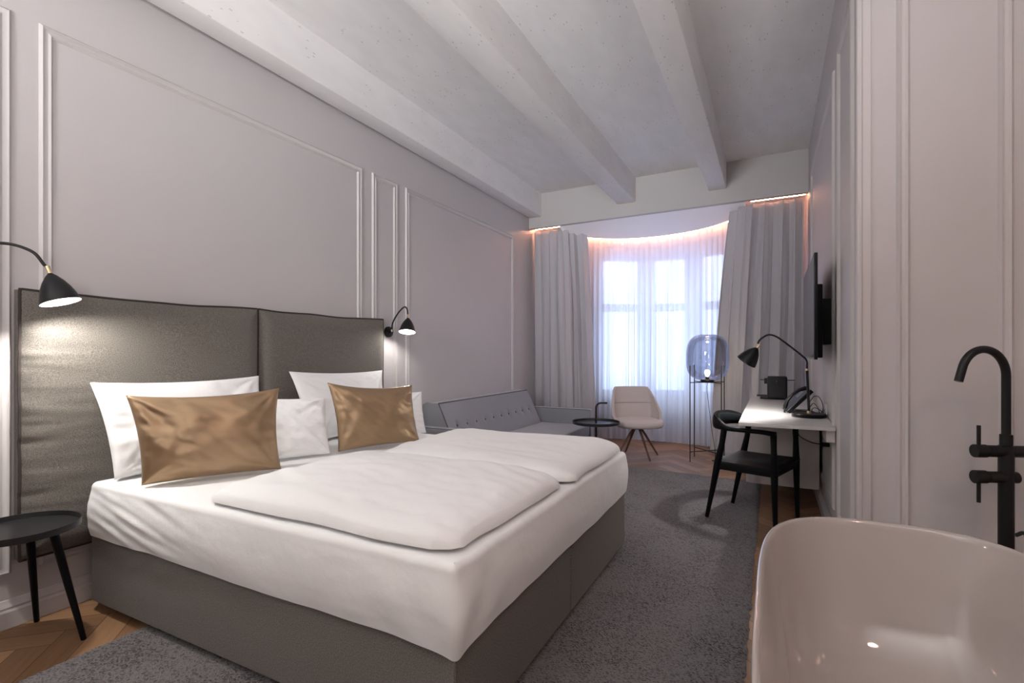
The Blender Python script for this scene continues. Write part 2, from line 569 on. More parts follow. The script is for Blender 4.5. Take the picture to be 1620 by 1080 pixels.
beam(-2.86, -2.70, -2.965, -2.78, 3.035, -3.1, 6.3, 'beam')
beam(-1.73, -1.50, -1.73, -1.50, 3.05, -3.1, 6.3, 'beam')
beam(-0.655, -0.46, -0.655, -0.46, 3.05, -3.1, 6.25, 'beam')

# ---------------------------------------------------------------- bay
RC = Vector((-1.40, 6.30)); RX, RY = 1.13, 0.58
def rail(a, off=0.0):
    """a from pi (left) to 0 (right); returns point on the bay track"""
    d = Vector((cos(a) / RX, sin(a) / RY)).normalized()
    p = Vector((RC.x + RX * cos(a), RC.y + RY * sin(a))) + d * off
    z = 2.85 - 0.11 * sin(a)
    return Vector((p.x, p.y, z))

mb = MB()
K = 48
rows_lo = []; rows_hi = []
for i in range(K + 1):
    a = pi - pi * i / K
    e = rail(a)
    s = Vector((e.x, hy(e.x) + 0.065, HB))
    rows_lo.append([s.lerp(e, t) for t in (0, .25, .5, .75, 1.0)])
lo = mb.grid(rows_lo)
hi = mb.grid([[p + Vector((0, 0, 0.02)) for p in r] for r in rows_lo], flip=True)
for i in range(K):
    mb.bm.faces.new((lo[i][-1], lo[i + 1][-1], hi[i + 1][-1], hi[i][-1]))
struct('ceiling_bay', mb, mat('bay_soffit_paint', (0.90, 0.885, 0.90, 1), 0.6))
# slim trim along the soffit's curved edge
mb = MB()
mb.sweep([rail(pi - pi * i / 60, 0.008) + Vector((0, 0, 0.012)) for i in range(61)], (0.010), n=8)
struct('trim_1', mb, mat('soffit_edge', (0.42, 0.37, 0.40, 1), 0.5))
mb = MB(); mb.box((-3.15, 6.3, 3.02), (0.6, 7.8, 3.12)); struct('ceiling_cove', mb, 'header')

# outer bay wall with three windows
FP = [(-3.05, 6.75), (-2.25, 7.0), (-1.62, 7.4), (-0.99, 7.45), (-0.37, 7.2), (0.45, 6.75)]
SILL, HEAD, TRANS = 0.62, 2.56, 1.84
def facet_m(a, b):
    a = Vector((*a, 0)); b = Vector((*b, 0))
    d = (b - a); L = d.length; d.normalize()
    nrm = Vector((-d.y, d.x, 0))      # outward (+Y)
    return Matrix((( d.x, nrm.x, 0, a.x), (d.y, nrm.y, 0, a.y), (0, 0, 1, 0), (0, 0, 0, 1))), L

wi = 0
wall_bm = MB()
for i in range(5):
    m4, L = facet_m(FP[i], FP[i + 1])
    if i in (0, 4):
        wall_bm.box((0, 0, -0.1), (L, 0.12, 3.1), mtx=m4)
        continue
    j = 0.07
    wall_bm.box((0, 0, -0.1), (L, 0.12, SILL), mtx=m4)
    wall_bm.box((0, 0, HEAD), (L, 0.12, 3.1), mtx=m4)
    wall_bm.box((0, 0, SILL), (j, 0.12, HEAD), mtx=m4)
    wall_bm.box((L - j, 0, SILL), (L, 0.12, HEAD), mtx=m4)
    wi += 1
    fr = MB()
    f = 0.04
    fr.box((j, .03, SILL), (j + f, .10, HEAD), .004, mtx=m4)
    fr.box((L - j - f, .03, SILL), (L - j, .10, HEAD), .004, mtx=m4)
    fr.box((j, .03, HEAD - f), (L - j, .10, HEAD), .004, mtx=m4)
    fr.box((j, .03, SILL), (L - j, .10, SILL + f), .004, mtx=m4)
    fr.box((j, .02, TRANS - .055), (L - j, .10, TRANS + .055), .004, mtx=m4)
    wo = struct('window_%d' % wi, fr, 'frame')
    gl = MB(); gl.box((j + f, .060, SILL + f), (L - j - f, .066, TRANS - .055), mtx=m4)
    gl.box((j + f, .060, TRANS + .055), (L - j - f, .066, HEAD - f), mtx=m4)
    link_mesh('pane', gl, 'clear_glass', parent=wo)
    sl = MB(); sl.box((-.03, -.12, SILL - .035), (L + .03, .03, SILL), .006, mtx=m4)
    link_mesh('window_sill', sl, 'frame', parent=wo)
    # daylight guide: helps the renderer find the sky through this window
    c = m4 @ Vector((L / 2, 0.16, (SILL + HEAD) / 2))
    nrm = m4.to_3x3() @ Vector((0, 1, 0))
    p = add_light('window_portal', 'AREA', c, 1, (1, 1, 1), shape='RECTANGLE', size=L - 2 * j, size_y=HEAD - SILL)
    p.rotation_euler = (-nrm).to_track_quat('-Z', 'Z').to_euler()
    p.data.cycles.is_portal = True
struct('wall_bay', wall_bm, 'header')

# ---------------------------------------------------------------- mouldings and baseboards
def frame_moulding(mb, o, u, v, nrm, w, h, width=0.05, depth=0.02):
    """mitred picture-frame moulding; o corner, u/v unit directions, nrm out of the wall"""
    o, u, v, nrm = map(Vector, (o, u, v, nrm))
    prof = [(0, 0), (0.004, depth * .55), (width * .22, depth), (width * .38, depth * .62), (width * .62, depth * .55),
            (width * .80, depth * .9), (width * .92, depth * .45), (width, 0)]
    rows = []
    for (cu, cv, su, sv) in ((0, 0, 1, 1), (w, 0, -1, 1), (w, h, -1, -1), (0, h, 1, -1)):
        rows.append([o + u * (cu + su * d) + v * (cv + sv * d) + nrm * e for d, e in prof])
    mb.grid(rows, closed_v=True)

def left_y(px):
    r = (px - 810) / 800.0
    # intersection of that sight line with the left wall
    return XL * (0.4579 * r + 0.889) / (0.889 * r - 0.4579)

trims = []
ti = 2
for (a, b) in ((-1.6, left_y(18)), (left_y(61), left_y(572)), (left_y(588), left_y(628)), (left_y(641), left_y(812))):
    mb = MB()
    frame_moulding(mb, (XL, a, 0.23), (0, 1, 0), (0, 0, 1), (1, 0, 0), b - a, 2.70 - 0.23, 0.052, 0.014)
    struct('trim_%d' % ti, mb, 'trim'); ti += 1
for (a, b) in ((3.66, 5.65), (2.83, 3.43)):
    mb = MB()
    frame_moulding(mb, (XR, a, 0.23), (0, 1, 0), (0, 0, 1), (-1, 0, 0), b - a, 2.93 - 0.23, 0.052, 0.014)
    struct('trim_%d' % ti, mb, 'trim'); ti += 1
mb = MB(); frame_moulding(mb, (0.457, YB, 0.23), (1, 0, 0), (0, 0, 1), (0, -1, 0), 0.365, 2.9, 0.047, 0.014)
struct('trim_%d' % ti, mb, 'trim'); ti += 1
mb = MB(); frame_moulding(mb, (0.91, YB, 0.23), (1, 0, 0), (0, 0, 1), (0, -1, 0), 1.1, 2.9, 0.047, 0.014)
struct('trim_%d' % ti, mb, 'trim'); ti += 1
# bead on the corner
mb = MB()
mb.box((XR - 0.012, YB - 0.012, 0), (XR + 0.03, YB + 0.10, HZ), 0.006)
mb.tube([(XR - 0.010, YB - 0.008, 0), (XR - 0.010, YB - 0.008, HZ)], 0.012, 10)
struct('trim_%d' % ti, mb, 'trim'); ti += 1

def baseboard(name, a, b, nrm):
    """profile swept from a to b along the wall"""
    a = Vector(a); b = Vector(b); nrm = Vector(nrm)
    prof = [(0, 0), (0.020, 0), (0.020, 0.070), (0.014, 0.080), (0.016, 0.090), (0.009, 0.105), (0.006, 0.118), (0, 0.12)]
    mb = MB()
    R = mb.grid([[p + nrm * d + Vector((0, 0, z)) for d, z in prof] for p in (a, b)], closed_u=True)
    mb.cap(R[0]); mb.cap(list(reversed(R[1])))
    struct(name, mb, 'trim')
baseboard('baseboard_left', (XL, -3.1, 0), (XL, 6.8, 0), (1, 0, 0))
baseboard('baseboard_right', (XR, YB, 0), (XR, 6.8, 0), (-1, 0, 0))
baseboard('baseboard_bath', (XR, YB, 0), (2.2, YB, 0), (0, -1, 0))

# ================================================================ LED strip and curtain tracks
t = thing('light_strip', 'warm glowing strip light hidden above the curtains around the window bay', 'light strip', (-1.4, 6.5, 2.9))
mb = MB()
mb.tube([rail(pi - .3 - (pi - .6) * i / 60, 0.034) + Vector((0, 0, 0.006)) for i in range(61)], 0.006, 8)
part('curved_strip', mb, 'led', t)
mb = MB()
mb.tube([(XL + .02, hy(XL) + .17, 2.915), (-2.56, hy(-2.56) + .17, 2.915)], 0.006, 8)
part('side_strip', mb, 'led', t)
mb = MB()
mb.tube([(-0.22, hy(-.22) + .17, 2.915), (XR - .02, hy(XR) + .17, 2.915)], 0.006, 8)
part('side_strip', mb, 'led', t)

# ================================================================ curtains
def smooth_path(pts, n):
    """resample a spline evenly into n+1 points"""
    sp = spline(pts, 12)
    L = [0]
    for i in range(1, len(sp)):
        L.append(L[-1] + (sp[i] - sp[i - 1]).length)
    out = []; k = 0
    for i in range(n + 1):
        d = L[-1] * i / n
        while k < len(L) - 2 and L[k + 1] < d: k += 1
        f = (d - L[k]) / max(1e-9, L[k + 1] - L[k])
        out.append(sp[k].lerp(sp[k + 1], min(1, max(0, f))))
    return out, L[-1]

def drape(top, bottom, n, rows, folds, amp_top, amp_bot, seed, ztop, zbot, sharp=1.0):
    """top / bottom: plan paths (x, y); folds along them"""
    tp, Lt = smooth_path([(x, y, 0) for x, y in top], n)
    bp, Lb = smooth_path([(x, y, 0) for x, y in bottom], n)
    # irregular fold phase
    ph = [0]
    for i in range(n):
        ph.append(ph[-1] + 2 * pi * folds / n * (1 + 0.55 * nz(i / n * folds * 0.9, seed)))
    out = []
    for r in range(rows + 1):
        v = r / rows
        row = []
        e = v ** 0.8
        for i in range(n + 1):
            p = tp[i].lerp(bp[i], e)
            a = (tp[min(i + 1, n)] - tp[max(i - 1, 0)]).lerp(bp[min(i + 1, n)] - bp[max(i - 1, 0)], e)
            a.normalize(); nr = Vector((a.y, -a.x, 0))
            am = (amp_top + (amp_bot - amp_top) * v) * (0.75 + 0.6 * nz(i / n * folds * .5, v * 1.2, seed + 3))
            c = sin(ph[i] + 0.8 * nz(v * 1.5, i / n * 5, seed + 9))
            c = math.copysign(abs(c) ** sharp, c)
            zt = ztop(i / n) if callable(ztop) else ztop
            q = p + nr * (am * c) + a * (am * 0.5 * sin(2 * ph[i]))
            row.append((q.x, q.y, zt + (zbot - zt) * v))
        out.append(row)
    return out

def thicken(mb, rows, d):
    mb.grid(rows)

def curtain_obj(name, rows, material, label, cat, base, thick=0.003):
    mb = MB(); mb.grid(rows)
    bm = mb.bm
    o = link_mesh(name, mb, material, base=base, smooth=80)
    if thick:
        s = o.modifiers.new('thickness', 'SOLIDIFY'); s.thickness = thick; s.offset = 0
    tag(o, label, cat, 'curtains of the window bay')
    return o

def offp(x, d): return (x, hy(x) + d)
# left blackout curtain: along the header, round the corner of the track, a little way into the bay
rows = drape([offp(-2.945, .12), offp(-2.77, .12), offp(-2.60, .11), (-2.52, 6.37), (-2.44, 6.50), (-2.34, 6.57), (-2.24, 6.60)],
             [offp(-2.94, .13), offp(-2.76, .13), offp(-2.58, .10), (-2.44, 6.36), (-2.32, 6.46), (-2.2, 6.52), (-2.08, 6.54)],
             420, 60, 7.0, 0.040, 0.058, 2.0, lambda s: 2.865 - 0.02 * max(0, s - .6) / .4, 0.015, 0.8)
curtain_obj('curtain', rows, 'curtain', 'grey blackout curtain bunched at the left side of the bay behind the sofa', 'curtain', (-2.5, 6.45, 0.01))
rows = drape([(-0.44, 6.47), (-0.36, 6.38), (-0.26, 6.29), offp(-0.1, .11), offp(0.08, .11), offp(0.315, .12)],
             [(-0.66, 6.48), (-0.54, 6.36), (-0.38, 6.26), offp(-0.2, .07), offp(0.04, .09), offp(0.31, .12)],
             420, 60, 6.0, 0.046, 0.065, 8.0, lambda s: 2.855 + 0.01 * s, 0.015, 0.8)
curtain_obj('curtain', rows, 'curtain', 'grey blackout curtain at the right side of the bay behind the desk', 'curtain', (-0.1, 6.35, 0.01))
# sheer
tp = []; btm = []
for i in range(13):
    a = pi - 0.42 - (pi - 0.84) * i / 12
    p = rail(a, 0.085); tp.append((p.x, p.y)); btm.append((p.x, p.y - 0.07 * sin(a)))
rows = drape(tp, btm, 900, 30, 32, 0.014, 0.026, 21.0, lambda s: 2.87 - 0.09 * sin(pi * s), 0.012, 1.0)
curtain_obj('sheer_curtain', rows, 'sheer', 'white translucent voile curtain following the curve of the window bay', 'curtain', (-1.4, 6.8, 0.01), 0)

# ================================================================ rug
def build_rug():
    x0, x1, y0, y1 = -2.43, -0.09, 0.30, 5.16
    N, K = 110, 230
    rows = []
    for j in range(K + 1):
        v = j / K; row = []
        for i in range(N + 1):
            u = i / N
            x = x0 + (x1 - x0) * u; yy1 = y1 + 0.15 * (1 - u); y = y0 + (yy1 - y0) * v
            if i in (0, N): x += random.uniform(-.006, .006)
            if j in (0, K): y += random.uniform(-.006, .006)
            edge = min(u * (x1 - x0), (1 - u) * (x1 - x0), v * (y1 - y0), (1 - v) * (y1 - y0))
            z = 0.003 + 0.013 * min(1, edge / 0.02) + random.uniform(-.0018, .0018)
            row.append((x, y, z))
        rows.append(row)
    mb = MB(); mb.grid(rows)
    o = link_mesh('rug', mb, 'rug', base=(-1.26, 2.6, 0), smooth=80)
    tag(o, 'large charcoal grey shaggy rug lying on the parquet under the bed', 'rug')
build_rug()

# ================================================================ bed
BX0, BX1, BY0, BY1 = -2.82, -0.78, 1.18, 3.05
MT = 0.60
bed = thing('bed', 'wide double bed with taupe box base and white fitted sheet', 'bed', ((BX0 + BX1) / 2, 2.115, 0.016))
for (a, b) in ((BY0 + .016, 2.111), (2.119, BY1 - .016)):
    mb = MB(); mb.box((BX0, a, 0.045), (BX1 - .016, b, 0.42), 0.012, 3)
    bs = part('box_base', mb, 'greige', bed)
    for fx in (BX0 + .12, BX1 - .10):
        for fy in (a + .07, b - .07):
            mb = MB(); mb.lathe([(0.022, 0.019), (0.026, 0.047)], 14, Matrix.Translation((fx, fy, 0)))
            part('foot', mb, 'foot_wood', bed)
mb = MB(); mb.box((BX0 + .01, BY0 + .03, 0.40), (BX1 - .03, BY1 - .03, 0.585), 0.04, 3)
part('mattress', mb, 'linen', bed)

def sheet():
    per = rounded_rect(BX0 - 0.0, BX1, BY0, BY1, 0.028, 0.008)
    rows = []
    n = len(per)
    prof = []
    zb = 0.355
    R = 0.026
    for k in range(26):                       # side, bottom to top
        prof.append((0.0, None, k / 25))
    prof2 = [(R * (1 - cos(a)), R * sin(a)) for a in [pi / 2 * k / 6 for k in range(1, 7)]]
    ring = []
    for k in range(26):
        v = k / 25
        row = []
        for i, (p, nr) in enumerate(per):
            s = i * 0.008
            hem = zb + 0.010 * nz(s * 1.3, 4.0) + 0.004 * nz(s * 6, 1.0)
            # corner points hang a little lower at the near foot corner
            d = (p - Vector((BX1, BY0))).length
            hem -= 0.030 * math.exp(-(d / 0.09))
            d2 = (p - Vector((BX1, BY1))).length
            hem += 0.01 * math.exp(-(d2 / 0.4) ** 2)
            z = hem + (MT - R - hem) * v
            bul = 0.015 * sin(pi * min(1, v * 0.95 + .05)) - 0.006
            x = p.x + p.y
            wr = 0.0035 * nz(x * 3.0, z * 7.0 + x * 2.0, 5) + 0.0015 * nz(x * 7 + z * 12, z * 22 - x * 4, 9)
            tens = 0.0028 * math.exp(-(d / .30) ** 2) * sin((d * 30) - z * 26) + 0.003 * math.exp(-(d / .12) ** 2)
            # gathers on the near side close to the head
            gx = math.exp(-((p.x + 2.45) / 0.32) ** 2) if p.y < BY0 + .1 else 0.0
            wr += gx * 0.009 * nz(x * 3.5 + z * 6, z * 30 + x * 5, 2)
            q = p + nr * (bul + wr + tens)
            row.append((q.x, q.y, z))
        rows.append(row)
    for (ins, up) in prof2:
        row = []
        for i, (p, nr) in enumerate(per):
            b0 = rows[25][i]
            q = Vector((b0[0], b0[1])) - nr * ins
            row.append((q.x, q.y, MT - R + up))
        rows.append(row)
    cx, cy = (BX0 + BX1) / 2, (BY0 + BY1) / 2
    last = rows[-1]
    for k in range(1, 12):
        f = k / 12
        row = []
        for (x, y, z) in last:
            X = x + (cx - x) * f; Y = y + (cy - y) * f
            row.append((X, Y, MT + 0.004 * nz(X * 4, Y * 4, 2) * min(1, f * 6)))
        rows.append(row)
    mb = MB(); R_ = mb.grid(rows, closed_u=True)
    mb.cap(R_[-1])
    return mb
part('fitted_sheet', sheet(), 'linen', bed, smooth=80)

# headboard: two upholstered slabs on the wall
hb = thing('headboard', 'tall taupe upholstered headboard of two padded panels on the left wall', 'headboard', (XL + .05, 2.12, 0.28))
def head_panel(y0, y1, z0, z1, gather, wav):
    NY, NZ = 120, 120
    rows = []
    for j in range(NZ + 1):
        v = j / NZ
        row = []
        for i in range(NY + 1):
            u = i / NY
            y = y0 + (y1 - y0) * u; z = z0 + (z1 - z0) * v
            ey = min(u, 1 - u) * (y1 - y0); ez = min(v, 1 - v) * (z1 - z0)
            e = min(ey, ez)
            t = 0.045 + 0.045 * (1 - max(0, 1 - e / 0.10) ** 2.5)
            t += 0.004 * nz(y * 2.5, z * 2.5, wav)
            if gather:
                g = math.exp(-(u * (y1 - y0)) / 0.13) * min(1, (ey + .012) / 0.02)
                t += g * 0.013 * (nz(z * 16, y * 2.5, 1.0) + 0.6 * nz(z * 34, y * 4, 3.0))
            # sag of the top edge
            zz = z + (0.012 * (sin(u * pi) * -1) + 0.006 * nz(u * 4, 0, wav)) * v
            yy = y
            row.append((XL + 0.012 + t, yy, zz))
        rows.append(row)
    mb = MB(); R = mb.grid(rows)
    # back and sides
    per = R[0][:] + [r[-1] for r in R[1:]] + list(reversed(R[-1][:-1])) + [r[0] for r in reversed(R[1:-1])]
    back = [mb.bm.verts.new((XL + 0.004, v.co.y, v.co.z)) for v in per]
    n = len(per)
    for i in range(n):
        mb.bm.faces.new((per[i], per[(i + 1) % n], back[(i + 1) % n], back[i]))
    mb.bm.faces.new(list(reversed(back)))
    edge = [v.co.copy() for v in per]
    return mb, edge
for (y0, y1, g, wv) in ((0.975, 2.118, True, 2.0), (2.122, 3.285, False, 9.0)):
    mb, edge = head_panel(y0, y1, 0.29, 1.475, g, wv)
    pnl = part('padded_panel', mb, 'greige', hb, smooth=60)
    mp = MB(); mp.tube(edge + [edge[0]], 0.0065, 8)
    part('piping', mp, 'greige_dark', pnl)

# duvets
def duvet(x0, x1, y0, y1, th, seed, name, label, hump):
    NX, NY = 110, 90
    def outline(u, v):
        x = x0 + (x1 - x0) * u; y = y0 + (y1 - y0) * v
        # pulled-in edges and slightly ragged outline
        x += 0.018 * nz(y * 4, seed) * (abs(2 * u - 1) ** 3)
        shared = (v > .5) == (y0 < 2)
        y += 0.016 * nz(x * 3.2, 77.0 if shared else seed + 5) * (abs(2 * v - 1) ** 3)
        # rounded corners
        a, b = abs(2 * u - 1), abs(2 * v - 1)
        c = max(0, a - .86) / .14 * max(0, b - .86) / .14
        x -= math.copysign(c * 0.03, u - .5); y -= math.copysign(c * 0.03, v - .5)
        return x, y
    top = []; bot = []
    for j in range(NY + 1):
        v = j / NY; rt = []; rb = []
        for i in range(NX + 1):
            u = i / NX
            x, y = outline(u, v)
            a, b = abs(2 * u - 1), abs(2 * v - 1)
            ex = max(0.0, 1 - a ** 7) ** 0.42; ey = max(0.0, 1 - b ** 9) ** 0.42
            # the head end tapers away
            taper = min(1.0, (x - x0) / 0.16 + 0.35)
            h = th * ex * ey * taper
            wr = 0.011 * nz(x * 2.6 + y, y * 5.2 - x, seed) + 0.006 * nz(x * 9 + y * 4, y * 14, seed + 3) + 0.012 * nz(x * 1.5, y * 1.7, seed + 8)
            h2 = h + wr * min(1, ex * ey * 1.2) + hump * ex * ey * sin(pi * min(1, u * 1.1)) * sin(pi * v)
            rt.append((x, y, MT + 0.012 + max(h2, 0.004 + .01 * ex * ey)))
            e = 1 - ex * ey
            rb.append((x, y, MT + 0.008 + 0.007 * e))
        top.append(rt); bot.append(rb)
    mb = MB(); T = mb.grid(top); B = mb.grid(bot, flip=True)
    def rim(R): return R[0][:] + [r[-1] for r in R[1:]] + list(reversed(R[-1][:-1])) + [r[0] for r in reversed(R[1:-1])]
    a, b = rim(T), rim(B); n = len(a)
    for i in range(n):
        mb.bm.faces.new((a[i], b[i], b[(i + 1) % n], a[(i + 1) % n]))
    o = link_mesh(name, mb, 'linen', base=((x0 + x1) / 2, (y0 + y1) / 2, MT + .008), smooth=70)
    tag(o, label, 'duvet', 'white duvets side by side on the bed')
    return o
duvet(-2.04, -0.82, 1.220, 2.116, 0.072, 3.0, 'duvet', 'white duvet on the near half of the bed beside the bronze cushion', 0.02)
duvet(-2.00, -0.80, 2.122, 3.03, 0.070, 31.0, 'duvet', 'white duvet on the far half of the bed next to the sofa', 0.012)

# pillows: bilinear patch between four corners with puffed faces and pinched corners
def pillow(name, bl, br, tr, tl, thick, material, label, cat, seed, pinch=0.04, crease=1.0, facing=1):
    bl, br, tr, tl = map(Vector, (bl, br, tr, tl))
    nrm = (br - bl).cross(tl - bl).normalized()
    if nrm.x < 0: nrm = -nrm                  # towards the foot of the bed
    N = 64
    W = (br - bl).length; H = (tl - bl).length
    front = []; back = []
    for j in range(N + 1):
        v = j / N; rf = []; rb = []
        for i in range(N + 1):
            u = i / N
            a, b = 2 * u - 1, 2 * v - 1
            # edges pulled inwards between the corners
            uu = u + (-math.copysign(1, a)) * pinch * 0.5 * (abs(a) ** 2) * (1 - b * b)
            vv = v + (-math.copysign(1, b)) * pinch * (abs(b) ** 2) * (1 - a * a) * (0.3 if b < 0 else 1.0)
            p = (bl * (1 - uu) * (1 - vv) + br * uu * (1 - vv) + tr * uu * vv + tl * (1 - uu) * vv)
            pf = ((1 - a * a) * (1 - b * b))
            t = thick * 0.5 * pf ** 0.42 * (0.9 + 0.1 * (1 - b))
            # creases run from the corners towards the middle
            w = 0.0
            for (cu, cv) in ((0, 0), (1, 0), (1, 1), (0, 1)):
                dx, dy = (u - cu) * W, (v - cv) * H
                d = sqrt(dx * dx + dy * dy); ang = atan2(dy, dx)
                w += math.exp(-d / 0.15) * min(1, d / .03) * nz(ang * 3.2, d * 2.5, seed + cu * 5 + cv * 11)
            ed = min(u, 1 - u) * W
            w2 = math.exp(-ed / 0.09) * nz(v * 10, u * 3, seed + 2) * 0.6
            t1 = t + crease * (0.034 * w + 0.018 * w2 + 0.008 * nz(u * 4 + v * 2, v * 5, seed) + 0.004 * nz(u * 12 + v * 7, v * 9, seed)) * min(1, pf * 6)
            rf.append(p + nrm * t1); rb.append(p - nrm * t)
        front.append(rf); back.append(rb)
    mb = MB(); F = mb.grid(front); B = mb.grid(back, flip=True)
    bmesh.ops.remove_doubles(mb.bm, verts=mb.bm.verts, dist=1e-5)
    c = (bl + br) / 2
    # settle on the bed
    o = link_mesh(name, mb, material, base=(c.x, c.y, c.z), smooth=75)
    tag(o, label, cat, 'white pillows leaning on the headboard' if cat == 'pillow' else 'bronze satin cushions on the bed')
    return o

Z0 = MT + 0.012
pillow('pillow', (-2.70, 1.235, Z0), (-2.70, 2.03, Z0), (-2.82, 2.06, 1.055), (-2.82, 1.19, 1.06), 0.14, 'pillow',
       'large white pillow against the headboard nearest the round bedside table', 'pillow', 1.0)
pillow('pillow', (-2.50, 1.67, Z0), (-2.285, 2.13, Z0), (-2.40, 2.20, 0.925), (-2.66, 1.70, 0.965), 0.12, 'pillow',
       'white pillow peeking out right of the nearer bronze cushion', 'pillow', 4.0)
pillow('pillow', (-2.68, 2.36, Z0), (-2.68, 3.04, Z0), (-2.81, 3.16, 1.055), (-2.81, 2.27, 1.075), 0.14, 'pillow',
       'large white pillow against the headboard near the far wall lamp', 'pillow', 7.0)
pillow('pillow', (-2.52, 2.52, Z0), (-2.25, 3.00, Z0), (-2.30, 3.01, 0.91), (-2.55, 2.55, 0.93), 0.11, 'pillow',
       'white pillow mostly hidden behind the farther bronze cushion, beside the sofa', 'pillow', 11.0)
pillow('cushion', (-2.475, 1.235, Z0), (-2.205, 1.735, Z0), (-2.27, 1.775, 1.015), (-2.53, 1.20, 1.01), 0.15, 'satin',
       'shiny bronze satin cushion on the near half of the bed', 'cushion', 14.0, pinch=0.06)
pillow('cushion', (-2.285, 2.19, Z0), (-2.04, 2.65, Z0 + .01), (-2.11, 2.66, 0.985), (-2.34, 2.16, 1.02), 0.14, 'satin',
       'shiny bronze satin cushion on the far half of the bed', 'cushion', 17.0, pinch=0.07)

# ================================================================ bedside tray table
t = thing('side_table', 'round black tray table with splayed legs left of the bed', 'side table', (-2.685, 0.90, 0))
cx, cy, tz = -2.685, 0.90, 0.485
mb = MB()
mb.lathe([(0.0001, tz - .008), (0.175, tz - .008), (0.189, tz - .004), (0.1905, tz + .022), (0.1865, tz + .022), (0.185, tz + .002), (0.0001, tz)], 72,
         Matrix.Translation((cx, cy, 0)), cap0=False, cap1=False)
part('tray', mb, 'tray', t)
for (fx, fy) in ((-2.918, 1.035), (-2.56, 1.06), (-2.71, 0.67)):
    d = Vector((fx - cx, fy - cy, 0)); tp_ = Vector((cx, cy, tz - .008)) + d * 0.5
    mb = MB()
    n_ = 8
    pts = [tp_.lerp(Vector((fx, fy, 0)), k / n_) for k in range(n_ + 1)]
    mb.tube(pts, [0.017 - 0.007 * (k / n_) for k in range(n_ + 1)], 16)
    part('leg', mb, 'black_wood', t)

# ================================================================ gooseneck lamps
def axis_matrix(origin, direction):
    q = Vector(direction).normalized().to_track_quat('Z', 'Y')
    return Matrix.Translation(origin) @ q.to_matrix().to_4x4()

def lamp_shade(t, neck, direction, L, R, lit, energy=0.0, color=(1.0, 0.95, 0.87)):
    """bell shade; local z runs from the neck to the opening"""
    m4 = axis_matrix(neck, direction)
    out = [(0.008, 0), (0.011, 0.004 * 1), (0.020 * R / .07, 0.10 * L), (0.038 * R / .07, 0.30 * L), (0.052 * R / .07, 0.52 * L),
           (0.062 * R / .07, 0.75 * L), (0.068 * R / .07, 0.92 * L), (R, L)]
    inn = [(r - 0.0025, z) for r, z in reversed(out) if r > 0.015]
    mb = MB(); mb.lathe(out, 40, m4, cap0=True, cap1=False)
    s = part('lamp_shade', mb, 'black', t)
    mi = MB(); mi.lathe([(R, L)] + [(max(r, .002), z) for r, z in inn] + [(0.002, 0.12 * L)], 40, m4, cap0=False, cap1=True)
    part('shade_lining', mi, 'shade_inner', s)
    c = MB()
    c.lathe([(0.0085, -0.032), (0.0085, -0.003), (0.010, 0.0)], 20, m4)
    part('brass_joint', c, 'brass', t)['label'] = 'brass swivel joint'
    if lit:
        b = MB(); b.lathe([(0.010, 0.20 * L), (0.018, 0.35 * L), (0.026, 0.50 * L), (0.022, 0.60 * L), (0.002, 0.66 * L)], 24, m4)
        part('bulb', b, 'bulb', t)
        lo = add_light('lamp_light', 'POINT', m4 @ Vector((0, 0, 0.80 * L)), energy, color, shadow_soft_size=0.018)
        lo.parent = t; lo.location = (m4 @ Vector((0, 0, 0.80 * L))) - t.location

def wall_lamp(mount, path, neck, direction, label, energy):
    t = thing('wall_lamp', label, 'wall lamp', mount, group='black gooseneck reading lamps beside the headboard')
    mb = MB(); mb.lathe([(0.047, 0.0), (0.047, 0.018), (0.043, 0.024), (0.012, 0.026), (0.011, 0.045)], 36, axis_matrix(mount, (1, 0, 0)))
    part('wall_mount', mb, 'black', t)
    mb = MB(); mb.tube(spline(path, 10), 0.0062, 12)
    part('curved_arm', mb, 'black', t)
    lamp_shade(t, neck, direction, 0.125, 0.070, True, energy, (1.0, 0.96, 0.90))
    mb = MB(); mb.lathe([(0.008, 0), (0.008, 0.02)], 14, Matrix.Translation(Vector(path[0])))
    part('brass_collar', mb, 'brass', t)
    return t

wall_lamp((XL, 0.66, 1.38), [(XL + .045, .66, 1.38), (XL + .06, .665, 1.45), (XL + .10, .73, 1.57), (XL + .18, .86, 1.64), (XL + .245, .945, 1.62), (XL + .270, .985, 1.56)],
          (XL + .277, 0.998, 1.53), (0.22, 0.22, -1.0), 'black gooseneck wall lamp shining over the near side of the headboard', 28.0)
wall_lamp((XL, 3.41, 1.376), [(XL + .045, 3.41, 1.376), (XL + .055, 3.41, 1.45), (XL + .11, 3.41, 1.53), (XL + .17, 3.42, 1.585), (XL + .19, 3.435, 1.57), (XL + .195, 3.44, 1.525)],
          (XL + .198, 3.44, 1.492), (0.12, -0.25, -1.0), 'small black gooseneck wall lamp beyond the far end of the headboard', 6.0)

# ================================================================ sofa
sf = thing('sofa', 'low grey button-back sofa along the left wall behind the bed', 'sofa', (-2.46, 4.87, 0))
SY0, SY1 = 3.78, 5.98
mb = MB(); mb.box((-2.955, SY0, 0.09), (-1.95, SY0 + .13, 0.505), 0.018, 3); a1 = part('armrest', mb, 'sofa', sf)
mb = MB(); mb.box((-2.955, SY1 - .13, 0.09), (-1.95, SY1, 0.505), 0.018, 3); a2 = part('armrest', mb, 'sofa', sf)
for a, yy in ((a1, SY0), (a2, SY1 - .13)):
    for off in (0.006, .124):
        mb = MB(); mb.tube([(-2.95, yy + off, 0.502), (-1.957, yy + off, 0.502), (-1.953, yy + off, 0.10)], 0.0045, 6)
        part('piping', mb, 'sofa_dark', a)
mb = MB(); mb.box((-2.955, SY0 + .13, 0.10), (-1.98, SY1 - .13, 0.20), 0.01); part('seat_frame', mb, 'sofa', sf)
